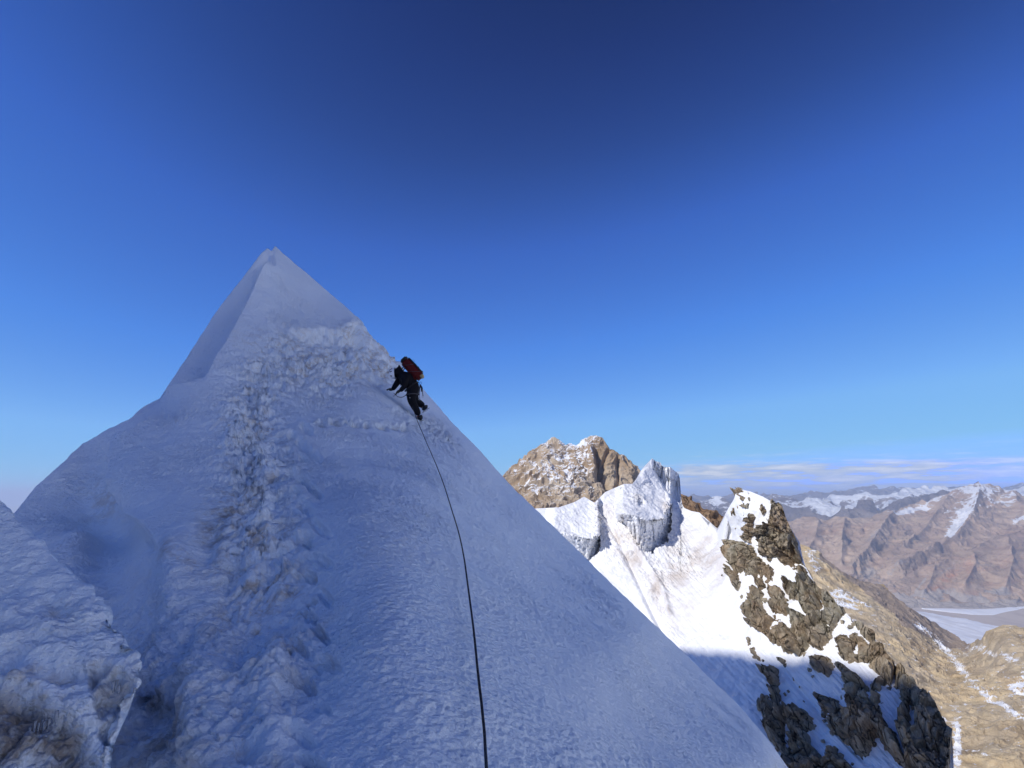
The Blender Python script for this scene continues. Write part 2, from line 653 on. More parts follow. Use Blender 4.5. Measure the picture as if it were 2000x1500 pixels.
def near_rough(U, V):
    m = np.zeros(U.shape)
    c = np.array(ROUGH, float)
    for k in range(len(c) - 1):
        for q in np.linspace(0, 1, 6)[:-1]:
            x, y, r = c[k] * (1 - q) + c[k + 1] * q
            m = np.maximum(m, np.exp(-((U - x) ** 2 + (V - y) ** 2) / (r * r)))
    return m


def blobs(U, V, L, hard=False):
    """soft ellipses in photo pixels: (u, v, ru, rv, angle, amount)"""
    m = np.zeros(U.shape)
    for (x, y, a, b, ang, w) in L:
        c, s = math.cos(math.radians(ang)), math.sin(math.radians(ang))
        du, dv = U - x, V - y
        p = (du * c + dv * s) / a
        q = (-du * s + dv * c) / b
        r2 = p * p + q * q
        m = m + w * np.exp(-(r2 * r2 if hard else r2))
    return m


STEPS = []
_r = random.Random(3)
for (x, y) in [(604, 838), (586, 868), (612, 896), (588, 930), (606, 958), (596, 990), (622, 1036), (600, 1062), (628, 1092), (604, 1130), (634, 1166),
               (598, 1200), (622, 1236), (590, 1270), (640, 1300), (596, 1335), (625, 1380), (585, 1430), (610, 1480)]:
    STEPS.append((x + _r.uniform(-7, 7), y + _r.uniform(-5, 5), (15 + (y - 830) * 0.016) * _r.uniform(0.7, 1.25), (7 + (y - 830) * 0.006) * _r.uniform(0.8, 1.2), _r.uniform(30, 55), -_r.uniform(0.6, 1.2)))
    STEPS.append((x + _r.uniform(-34, -16), y + _r.uniform(-10, 14), 8 + (y - 830) * 0.010, 6 + (y - 830) * 0.005, _r.uniform(-20, 60), -_r.uniform(0.3, 0.9)))
TRACK = [(600, 826), (640, 820), (690, 823), (740, 828), (775, 832), (812, 836)]
HOLES = [(628, 828), (652, 824), (661, 826), (690, 827), (697, 829), (716, 830), (744, 834), (752, 836), (772, 836), (789, 838)]


def near_displace(U, V, P, N, T):
    p = P.reshape(-1, 3)
    sh = U.shape
    dist = np.linalg.norm(P, axis=2)
    px = dist / F                         # metres per photo pixel
    front = (T >= 0)
    fade = smooth(-0.02, 0.06, T)
    d = np.zeros(sh)
    # fluted arete below the summit: cliff of snow whose right-hand side stands proud
    L1 = [(533, 484), (512, 545), (492, 610), (462, 672), (425, 728), (405, 766), (375, 776), (320, 772)]
    a, sg, pos = line_dist(U, V, L1)
    wob = fbm(p * 0.9, 3, 5).reshape(sh)
    w = smooth(-0.05, 0.2, pos) * (1 - 0.5 * smooth(0.88, 1.0, pos))
    right = (sg < 0)
    sgn = -sg * a
    d += (38 * np.exp(-np.clip(sgn, 0, 999) / 50.0) * smooth(-4, 6, sgn) - 26 * np.exp(-np.clip(-sgn, 0, 999) / 26.0) * smooth(5, -3, sgn)) * px * w * smooth(-0.0, 0.045, T)
    # right-hand shoulder below the summit
    L2 = [(536, 486), (600, 552), (655, 600), (690, 640)]
    a, sg, pos = line_dist(U, V, L2)
    d += np.where(sg > 0, 1, -0.0) * -9 * smooth(0, 40, a) * np.exp(-a / 90.0) * px * smooth(0, 0.3, pos)
    d += 7 * np.exp(-(a / 16.0) ** 2) * px * smooth(0.05, 0.5, pos)
    # ledge on top of the ice wall
    L3 = [(540, 655), (580, 650), (625, 646), (665, 650), (692, 643), (712, 668), (722, 700)]
    a, sg, pos = line_dist(U, V, L3)
    jag = fbm(p * 2.2, 3, 31).reshape(sh)
    sgn = sg * a + jag * 7
    d += (-17 * np.exp(-np.clip(sgn, 0, 999) / 36.0) * smooth(-3, 9, sgn) + 9 * np.exp(-np.clip(-sgn, 0, 999) / 30.0) * smooth(6, -6, sgn)) * px * smooth(0.0, 0.3, pos) * smooth(1.0, 0.85, pos)
    L4 = [(705, 690), (728, 668), (760, 690), (790, 720)]
    a, sg, pos = line_dist(U, V, L4)
    sgn = sg * a + jag * 4
    d += (-11 * np.exp(-np.clip(sgn, 0, 999) / 28.0) * smooth(-3, 8, sgn) + 6 * np.exp(-np.clip(-sgn, 0, 999) / 16.0) * smooth(5, -5, sgn)) * px * smooth(0, 0.12, T)
    # cornice lip at the left shoulder, bowl below it
    L5 = [(250, 826), (222, 860), (220, 905), (236, 960), (268, 1010), (300, 1050), (330, 1090)]
    a, sg, pos = line_dist(U, V, L5)
    left = sg > 0
    sgn = sg * a
    d += (-34 * np.exp(-np.clip(sgn - 16, 0, 999) / 60.0) * smooth(-3, 16, sgn) + 20 * np.exp(-np.clip(-sgn, 0, 999) / 60.0) * smooth(8, -4, sgn)) * px * smooth(0, 0.25, pos) * smooth(1.0, 0.7, pos) * smooth(0, 0.15, T)
    d += blobs(U, V, [(150, 1062, 55, 20, -10, 26), (95, 1052, 40, 14, -25, 14), (330, 860, 90, 60, 0, 6),
                      (210, 1180, 60, 90, 10, -18), (330, 1180, 34, 130, 20, 26), (400, 1060, 26, 60, 25, -22), (455, 1110, 25, 70, 18, -20),
                      (340, 1090, 30, 40, 0, 14), (300, 1370, 60, 60, 0, -20), (400, 1400, 40, 120, 8, 30), (530, 1330, 34, 100, 12, 22),
                      (470, 1240, 40, 60, 0, -16), (560, 1120, 24, 60, 12, 14), (440, 860, 34, 60, 10, 8)]) * px
    # steps cut by earlier boots, with pushed-up rims
    wu_ = U + jag * 3.0
    st = blobs(wu_, V + jag * 2.0, STEPS, True)
    rim = blobs(U, V, [(x + 1, y - b * 1.3, a_ * 1.5, b * 1.1, ang, 0.55) for (x, y, a_, b, ang, w_) in STEPS])
    d += (st * 24 + rim * 3 * (1 + jag)) * px
    ta, tsg, tpos = line_dist(U, V, TRACK)
    tm = np.exp(-(ta / 7.0) ** 2) * smooth(0, 0.1, tpos) * smooth(1.0, 0.9, tpos)
    tn = billow(p * np.array([5.0, 5.0, 7.0]), 3, 57).reshape(sh)
    d += tm * (2.0 + 7.0 * tn) * px
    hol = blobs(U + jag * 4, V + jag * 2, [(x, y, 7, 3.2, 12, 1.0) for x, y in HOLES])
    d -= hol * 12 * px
    # broken crust
    R = near_rough(U, V)
    Rl = smooth(430, 250, U) * smooth(1000, 1250, V)
    R = np.clip(R + 0.5 * Rl, 0, 1)
    pw = p + np.stack([fbm(p * 2.0, 2, 61), fbm(p * 2.0, 2, 62), fbm(p * 2.0, 2, 63)], 1) * 0.12
    c1, c2, cr, ct = voronoi(pw * 6.0, 77)
    e1_, e2_, er, et = voronoi(pw * 14.0, 78)
    chunk = ((cr - 0.4) * 0.07 + np.clip(ct, -0.5, 0.5) * 0.10 * smooth(0, 0.18, c2 - c1) - 0.035 * np.exp(-((c2 - c1) / 0.12) ** 2)).reshape(sh)
    crumb = ((er - 0.5) * 0.022 + np.clip(et, -0.5, 0.5) * 0.036 * smooth(0, 0.18, e2_ - e1_) - 0.012 * np.exp(-((e2_ - e1_) / 0.12) ** 2)).reshape(sh)
    lump = billow(p * np.array([3.2, 3.2, 2.6]), 4, 71, 0.5).reshape(sh)
    lump2 = fbm(p * np.array([1.3, 1.3, 1.0]), 3, 91).reshape(sh)
    big = smooth(8, 3, dist)
    fs = 0.55 + 0.65 * smooth(3, 10, dist)
    d += R * (lump * 0.09 * fs + lump2 * (0.07 + 0.08 * smooth(3, 9, dist)) + (chunk + crumb) * fs * (0.6 + 0.4 * smooth(1500, 1150, V)) * (0.55 + 0.45 * smooth(850, 1000, V)) * smooth(-0.5, 0.4, lump2 + 0.25))
    # sharper icy runnels inside the rough zone
    run = ridged(p * np.array([6.0, 6.0, 2.2]), 3, 41).reshape(sh)
    d += R * (run - 1.0) * 0.015
    # soft undulation everywhere and wind crust
    d += fbm(p * 0.55, 3, 11).reshape(sh) * 0.05 * fade
    d += fbm(p * np.array([5.0, 5.0, 8.0]), 3, 15).reshape(sh) * 0.008 * (0.6 + smooth(2, 12, dist) * 1.2) * fade
    pat = 0.35 + 1.0 * smooth(-0.45, 0.5, fbm(p * np.array([0.8, 0.8, 1.4]), 3, 19).reshape(sh))
    d += billow(p * np.array([16.0, 18.0, 24.0]), 2, 18).reshape(sh) * 0.0085 * pat * (0.7 + smooth(3, 12, dist)) * fade
    # kicked-up snow round the climber
    c = blobs(U, V, [(835, 835, 45, 22, 40, 1.0), (790, 800, 30, 30, 0, 0.5), (870, 850, 40, 12, 45, 0.9)])
    d += c * billow(p * 6.5, 3, 55).reshape(sh) * 0.07
    d = np.where(front, d, d * 0.3)
    q = np.clip(R * 1.25, 0, 1)
    nz = fbm(p * 1.6, 3, 101).reshape(sh)
    dirt = q * (0.22 + 0.8 * nz) + blobs(U, V, [(600, 690, 110, 30, 5, 0.5), (680, 660, 30, 16, 0, 0.5), (745, 700, 30, 22, 45, 0.6), (750, 730, 26, 14, 30, 0.7), (440, 1030, 50, 60, 20, 0.8),
                                                (560, 1180, 40, 70, 10, 0.5), (470, 1140, 40, 80, 20, 0.5), (185, 970, 30, 40, 0, 0.6), (340, 1090, 60, 20, 25, 0.7),
                                                (520, 890, 50, 50, 0, 0.3)])
    dirt = np.clip(dirt - st * 0.25 + R * np.clip(-lump, 0, 1) * 0.5, 0, 1)
    grime_shade = hol * 0.55 + blobs(U, V, [(420, 1030, 28, 26, 30, 0.7), (300, 1375, 40, 26, 10, 0.8), (330, 1450, 50, 40, 10, 0.55), (545, 1490, 14, 18, 0, 0.8), (440, 1000, 16, 10, 0, 0.7),  # trail hollows: dirty ice, with their shade painted into the same dark colour
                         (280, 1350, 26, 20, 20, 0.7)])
    return d, dirt, np.clip(grime_shade, 0, 1)


us = np.unique(np.concatenate([np.linspace(-700, -60, 30), np.linspace(-60, 700, 520), np.linspace(700, 1560, 330), np.linspace(1560, 1800, 12)]))
_c = np.array(near_crest, float)
_cu = np.linspace(-700, 1800, 1600)
_cv = np.interp(_cu, _c[:, 0], _c[:, 1])
_cq = np.stack([_cu / 16.0, _cu * 0 + 0.5, _cu * 0], -1)
_cv = _cv + (fbm(_cq, 4, 8) * 1.6 + np.clip(fbm(_cq * 2.3, 3, 9), 0, 1) * -3.0 * np.exp(-((_cu - 860) / 60) ** 2)) * smooth(40, 120, _cu) * smooth(1500, 1300, _cu)
near_crest = np.stack([_cu, _cv], -1)
P, U, V, T = sheet_base(near_crest, near_depth, [(-700, 1750), (1500, 1750), (1640, 1780), (1800, 1880)], -700, 1800, len(us), 720,
                        [(0.02, 0.25, -0.06), (0.05, 0.7, -0.35), (0.1, 1.5, -1.2), (0.3, 4.0, -4.5), (0.5, 9, -12), (1, 20, -28), (2, 40, -60)], 1.0, us)
N = grid_normals(P)
N = N * np.where((N * P).sum(-1)[:, 60:].mean() > 0, -1.0, 1.0)
d, dirt, grime_shade = near_displace(U, V, P, N, T)
P = P + N * d[..., None]
# carry the slope on below the frame
last = P[:, -1:]
P = np.concatenate([P, last + np.array([0.2, -0.6, -0.9]), last + np.array([0.9, -3.5, -4.0]), last + np.array([4, -15, -16])], 1)
pad = lambda a: np.concatenate([a, a[:, -1:], a[:, -1:], a[:, -1:]], 1)
NEARP, NEARU, NEARV, NEARN = P, pad(U), pad(V), grid_normals(P)
near_slope = link('snow_slope', grid_mesh('snow_slope', P, {'dirt': pad(dirt), 'grime_shade': pad(grime_shade)}, True, M_NEAR))
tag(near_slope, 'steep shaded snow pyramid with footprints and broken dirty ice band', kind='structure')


def on_near(u, v):
    """point on the near slope seen at a pixel"""
    m = (NEARU - u) ** 2 + (NEARV - v) ** 2
    i = np.unravel_index(np.argmin(m), m.shape)
    return Vector(NEARP[i]), Vector(NEARN[i])


# ------------------------------------------------------------------ left foreground bank
bank_crest = [(-500, 700), (-200, 830), (-60, 925), (0, 974), (30, 1018), (60, 1052), (100, 1086), (140, 1130), (180, 1168), (200, 1200), (235, 1235), (262, 1272), (273, 1300)]
# sections: left-to-right columns run from the lip outward to the viewer
lip = [(-300, 770, 2.9), (-120, 880, 2.7), (0, 974, 2.5), (30, 1018, 2.42), (60, 1052, 2.35), (100, 1086, 2.25), (140, 1130, 2.14), (182, 1170, 2.03), (205, 1205, 1.95), (240, 1238, 1.85),
       (266, 1272, 1.78), (273, 1300, 1.74), (268, 1345, 1.7), (238, 1420, 1.62), (222, 1470, 1.58), (222, 1530, 1.52), (230, 1640, 1.46), (240, 1760, 1.4)]
lip = np.array(lip, float)
nl, nw = 460, 420
tt = np.linspace(0, 1, nl)
seg = np.concatenate([[0], np.cumsum(np.hypot(np.diff(lip[:, 0]), np.diff(lip[:, 1])))])
seg /= seg[-1]
lu, lv, lY = (np.interp(tt, seg, lip[:, k]) for k in range(3))


def sm1(a, n=9):
    k = np.ones(n) / n
    return np.convolve(np.pad(a, n // 2, mode='edge'), k, 'valid')


lu, lv, lY = sm1(lu, 7), sm1(lv, 7), sm1(lY, 15)
wv = np.linspace(0, 1, nw)
# front end of every column (towards lower left, outside the frame)
eu = np.interp(tt, [0, 0.35, 0.7, 1], [-750, -420, -300, -260])
ev = np.interp(tt, [0, 0.35, 0.7, 1], [1150, 1420, 1680, 1900])
eY = np.interp(tt, [0, 0.35, 0.7, 1], [1.9, 1.35, 1.15, 1.05])
Ub = lu[:, None] * (1 - wv) + eu[:, None] * wv
Vb = lv[:, None] * (1 - wv) + ev[:, None] * wv
Yb = lY[:, None] * (1 - wv) ** 1.1 + eY[:, None] * (1 - (1 - wv) ** 1.1)
Pb = at(Ub, Vb, Yb)
bk = []
for (ox, oy, oz) in [(0.35, 1.2, -2.6), (0.22, 0.6, -1.3), (0.10, 0.28, -0.55), (0.03, 0.10, -0.2), (0.008, 0.03, -0.06)]:
    q_ = smooth(0.45, 0.62, tt)[:, None, None]
    bk.append(Pb[:, :1] + oy * np.array([-0.55, 1.0, -0.5]) * (1 - q_) + oy * np.array([-0.97, 1.0, -0.55]) * q_)
Pb = np.concatenate(bk + [Pb], 1)
Ub = np.concatenate([Ub[:, :1]] * 5 + [Ub], 1)
Vb = np.concatenate([Vb[:, :1]] * 5 + [Vb], 1)
Nb = grid_normals(Pb)
if Nb[nl // 2, nw // 2, 1] > 0:
    Nb = -Nb
pb = Pb.reshape(-1, 3)
sh = Ub.shape
ice = np.maximum(smooth(-12, 18, poly_sd(Ub, Vb, [(-400, 1290), (-60, 1345), (60, 1345), (140, 1375), (180, 1420), (200, 1470), (216, 1500), (228, 1760), (-400, 1760)])),
                 smooth(-8, 10, poly_sd(Ub, Vb, [(172, 1290), (200, 1284), (240, 1298), (262, 1330), (256, 1372), (232, 1418), (218, 1450), (203, 1420), (188, 1370), (176, 1330)])))
ice2 = smooth(1345, 1300, Vb) * smooth(165, 180, Ub)
db = -0.055 * ice * (1 - 0.4 * smooth(160, 190, Ub)) + fbm(pb * 3, 4, 201).reshape(sh) * 0.035 + (1 - ice) * billow(pb * np.array([6, 6, 9]), 4, 210).reshape(sh) * 0.026 * smooth(1000, 1300, Vb)
db += ice * (billow(pb * np.array([10, 10, 6]), 3, 230, 0.5).reshape(sh) * 0.030 + fbm(pb * 40, 2, 235).reshape(sh) * 0.003)
db += blobs(Ub, Vb, [(112, 1190, 26, 22, 40, -0.05), (60, 1215, 60, 14, 20, 0.02), (20, 1290, 40, 20, 0, -0.03), (120, 1265, 60, 18, -15, 0.03), (130, 1300, 45, 12, -10, -0.04), (60, 1330, 50, 10, 0, 0.03)])
Pb = Pb + Nb * db[..., None]
dirtb = np.clip(0.25 * smooth(1150, 1330, Vb) + blobs(Ub, Vb, [(115, 1190, 30, 25, 40, 0.8), (40, 1310, 70, 25, 0, 0.9), (90, 1330, 60, 25, 0, 0.6), (200, 1290, 30, 10, 0, 0.5)]), 0, 1)
bank = link('snow_bank', grid_mesh('snow_bank', Pb, {'dirt': dirtb, 'grime_shade': ice * (0.9 - 0.35 * smooth(160, 190, Ub))}, True, M_NEAR))
tag(bank, 'close snow bank over dirty grey ice at lower left', kind='structure')

# ------------------------------------------------------------------ the snow ridge beyond, with seracs
C_crest = [(820, 1085), (900, 1030), (980, 1003), (1048, 993), (1091, 991), (1121, 981), (1141, 970), (1161, 982), (1182, 961), (1219, 945), (1235, 945), (1243, 935),
           (1251, 920), (1262, 907), (1274, 895), (1281, 901), (1290, 903), (1292, 909), (1297, 912), (1309, 912), (1317, 919), (1325, 925), (1328, 935), (1329.5, 960),
           (1331, 982), (1336, 992), (1350, 998), (1366, 1001), (1385, 1018), (1401, 1032), (1406, 1024), (1418, 1000), (1434, 974), (1437, 962), (1448, 956),
           (1466, 960), (1490, 970), (1510, 981), (1515, 990), (1530, 998), (1538, 1020), (1552, 1044), (1562, 1060), (1567, 1086), (1574, 1108), (1582, 1122),
           (1596, 1148), (1616, 1166), (1632, 1181), (1650, 1195), (1671, 1216), (1702, 1240), (1720, 1265), (1736, 1301), (1780, 1340), (1804, 1364), (1839, 1403),
           (1860, 1445), (1866, 1560), (1872, 1700)]
C_depth0 = tps([(820, 1085, 235), (900, 1030, 235), (1048, 993, 235), (1141, 970, 240), (1219, 945, 250), (1274, 895, 262), (1309, 913, 266), (1328, 940, 268), (1334, 991, 245),
                (1366, 1001, 225), (1401, 1033, 205), (1417, 996, 186), (1448, 956, 178), (1510, 980, 168), (1562, 1060, 160), (1596, 1148, 146), (1650, 1195, 134),
                (1720, 1265, 124), (1780, 1340, 115), (1860, 1445, 103), (1866, 1560, 97), (1872, 1700, 90),
                (1300, 1100, 202), (1300, 1200, 184), (1400, 1100, 186), (1400, 1200, 170), (1400, 1270, 160), (1500, 1200, 150), (1500, 1300, 143), (1500, 1400, 132),
                (1500, 1500, 122), (1600, 1200, 138), (1600, 1300, 130), (1600, 1400, 122), (1600, 1500, 114), (1700, 1300, 120), (1700, 1400, 113), (1750, 1500, 104),
                (1400, 1400, 140), (1500, 1700, 104), (1700, 1700, 97), (1200, 1050, 218), (1100, 1050, 226), (1200, 1150, 200), (1250, 1000, 228), (1000, 1150, 215),
                (1200, 1400, 160), (1200, 1700, 130), (1150, 1000, 236), (1460, 1060, 172), (1520, 1120, 160)])


def wall(U, V, lip, bot, A, decay, soft=3.0):
    lip, bot = np.array(lip, float), np.array(bot, float)
    u0, u1 = lip[0, 0], lip[-1, 0]
    vl = np.interp(U, lip[:, 0], lip[:, 1])
    vb = np.interp(U, bot[:, 0], bot[:, 1])
    below = np.clip((vb - V) / np.maximum(vb - vl, 1), 0, 1)
    above = np.exp(-np.clip(vl - V, 0, 500) / decay)
    g = np.where(V > vl, below, above)
    win = smooth(u0 - soft * 6, u0, U) * smooth(u1 + soft, u1, U)
    inside = (V > vl - 1) & (V < vb) & (U > u0 - 4) & (U < u1 + 3)
    return A * g * win, inside


def C_depth(U, V, parts=False):
    Y = C_depth0(U, V)
    wl = np.zeros(U.shape)
    q = np.stack([U / 8.5 + np.sin(V / 13.0) * 0.10, V / 75.0, U * 0], -1).reshape(-1, 3)
    fl = ridged(q, 4, 601).reshape(U.shape) - 1.0
    jit = fbm(np.stack([U / 6.0, V / 6.0, U * 0], -1).reshape(-1, 3), 3, 611).reshape(U.shape)
    V2, U2 = V + jit * 3.0, U + jit * 1.6
    a, i1 = wall(U2, V2, [(1218, 1004), (1237, 1007), (1255, 1015), (1265, 1019), (1287, 1016), (1297, 1013), (1303, 996), (1309, 985)],
                 [(1218, 1020), (1233, 1042), (1255, 1076), (1271, 1080), (1293, 1067), (1304, 1056), (1313, 1030)], 19.0, 70)
    Y = Y - a
    Y = Y + np.where(i1, np.clip(U - 1250, 0, 99) * 0.32 + fl * 2.0 + jit * 0.4, 0)
    b, i2 = wall(U2, V2, [(1084, 1041), (1099, 1044), (1123, 1047), (1155, 1055), (1163, 1049), (1168, 1045)],
                 [(1084, 1045), (1110, 1064), (1150, 1095), (1161, 1085), (1177, 1066)], 12.0, 60)
    Y = Y - b + np.where(i2, np.clip(U - 1128, 0, 99) * 0.25 + fl * 1.5 + jit * 0.4, 0)
    # ice cliff right of the sharp serac peak
    cut = poly_sd(U2, V2, [(1277, 880), (1274, 918), (1287, 940), (1297, 956), (1309, 972), (1329, 986), (1345, 985), (1345, 880)])
    m = smooth(-1.0, 3.0, cut)
    Y = Y + m * (7.0 + fl * 3.6)
    cap = smooth(-1.5, 2.5, poly_sd(U2, V2, [(1294, 905), (1312, 905), (1335, 918), (1335, 937), (1322, 941), (1312, 938), (1303, 930), (1297, 920)]))
    Y = Y - cap * 6.5
    cap2 = smooth(-1.5, 2.0, poly_sd(U2, V2, [(1279, 895), (1293, 900), (1294, 910), (1288, 918), (1281, 912)]))
    Y = Y - cap2 * 4.5
    Y = Y + blobs(U, V, [(1290, 926, 4.5, 7, 10, 9.0), (1298, 940, 3, 9, -10, 4.0), (1263, 943, 6, 3, -20, 3.0), (1253, 985, 6, 5, 40, 3.5)])
    wl = np.maximum(np.maximum(i1, i2), m > 0.5)
    if parts:
        return Y, wl
    return Y


cu = np.unique(np.concatenate([np.linspace(820, 1030, 20), np.linspace(1030, 1345, 330), np.linspace(1345, 1872, 400)]))
C_depth_l = lambda U, V: C_depth(U, V)
P, U, V, T = sheet_base(C_crest, C_depth_l, 1700, 820, 1872, len(cu), 620, backs(8, 90, 150), 1.35, cu)
N = grid_normals(P)
N = N * np.where((N * P).sum(-1)[:, 60:].mean() > 0, -1.0, 1.0)
p = P.reshape(-1, 3)
sh = U.shape
_, wl = C_depth(U, V, True)
slide = np.stack([(U * 0.73 - V * 0.68) / 7.0, (U * 0.68 + V * 0.73) / 60.0, V / 400.0], -1).reshape(-1, 3)
streaks = fbm(slide, 4, 640).reshape(sh)
debris = blobs(U, V, [(1248, 975, 24, 10, 15, 0.8), (1265, 945, 12, 10, 30, 0.5), (1330, 1085, 40, 26, 40, 0.9), (1350, 1110, 40, 22, 40, 0.6), (1295, 1130, 16, 50, -28, 0.8),
                      (1195, 1010, 26, 40, -20, 0.55), (1225, 1060, 30, 40, -30, 0.8), (1190, 1085, 18, 30, -35, 0.6), (1270, 1160, 18, 60, -30, 0.7), (1170, 1010, 12, 30, 0, 0.6),
                      (1205, 955, 30, 12, -20, 0.5), (1301, 985, 6, 14, 0, 0.8), (1310, 1240, 20, 40, -35, 0.4), (1390, 1050, 14, 10, 0, 0.2)])
debris = np.clip(debris, 0, 1)
dC = streaks * 0.18 + fbm(p / 9.0, 4, 650).reshape(sh) * 0.9 + debris * (billow(p / 2.2, 4, 660, 0.6).reshape(sh) * 0.7 + ridged(slide * np.array([2.0, 2, 1]), 3, 667).reshape(sh) * 0.5)
dC += fbm(p / 1.6, 3, 670).reshape(sh) * 0.10
dC += -1.8 * np.exp(-(line_dist(U, V, [(1170, 990), (1210, 1060), (1240, 1120), (1262, 1170), (1290, 1225), (1320, 1270)])[0] / 5.0) ** 2)
dC += 1.5 * np.exp(-(line_dist(U, V, [(1235, 1060), (1270, 1110), (1300, 1160), (1310, 1200)])[0] / 5.0) ** 2)
dC += -1.0 * np.exp(-(line_dist(U, V, [(1530, 1310), (1560, 1345), (1600, 1395), (1650, 1450), (1690, 1490)])[0] / 4.0) ** 2)
dC = dC * np.where(wl, 0.35, 1.0)
dC = np.where(T < 0, 0, dC) * smooth(0, 0.012, T)
P = P + N * dC[..., None]
dirt = np.clip(blobs(U, V, [(1370, 1100, 40, 70, -30, 0.9), (1400, 1060, 26, 40, -30, 0.5), (1340, 1180, 26, 60, -30, 0.75), (1315, 1110, 20, 30, -30, 0.7), (1215, 1050, 30, 40, -20, 0.7),
                            (1235, 1085, 20, 30, -20, 0.6), (1300, 1190, 16, 50, -28, 0.8), (1190, 1000, 30, 30, 0, 0.4), (1275, 1140, 20, 50, -30, 0.6), (1301, 985, 10, 16, 0, 0.7)])
               + debris * 0.3, 0, 1)
snow_ridge = link('snow_ridge', grid_mesh('snow_ridge', P, {'dirt': dirt}, True, M_FSNOW))
tag(snow_ridge, 'sunlit snow ridge with two ice cliffs and a sharp serac peak', kind='structure')

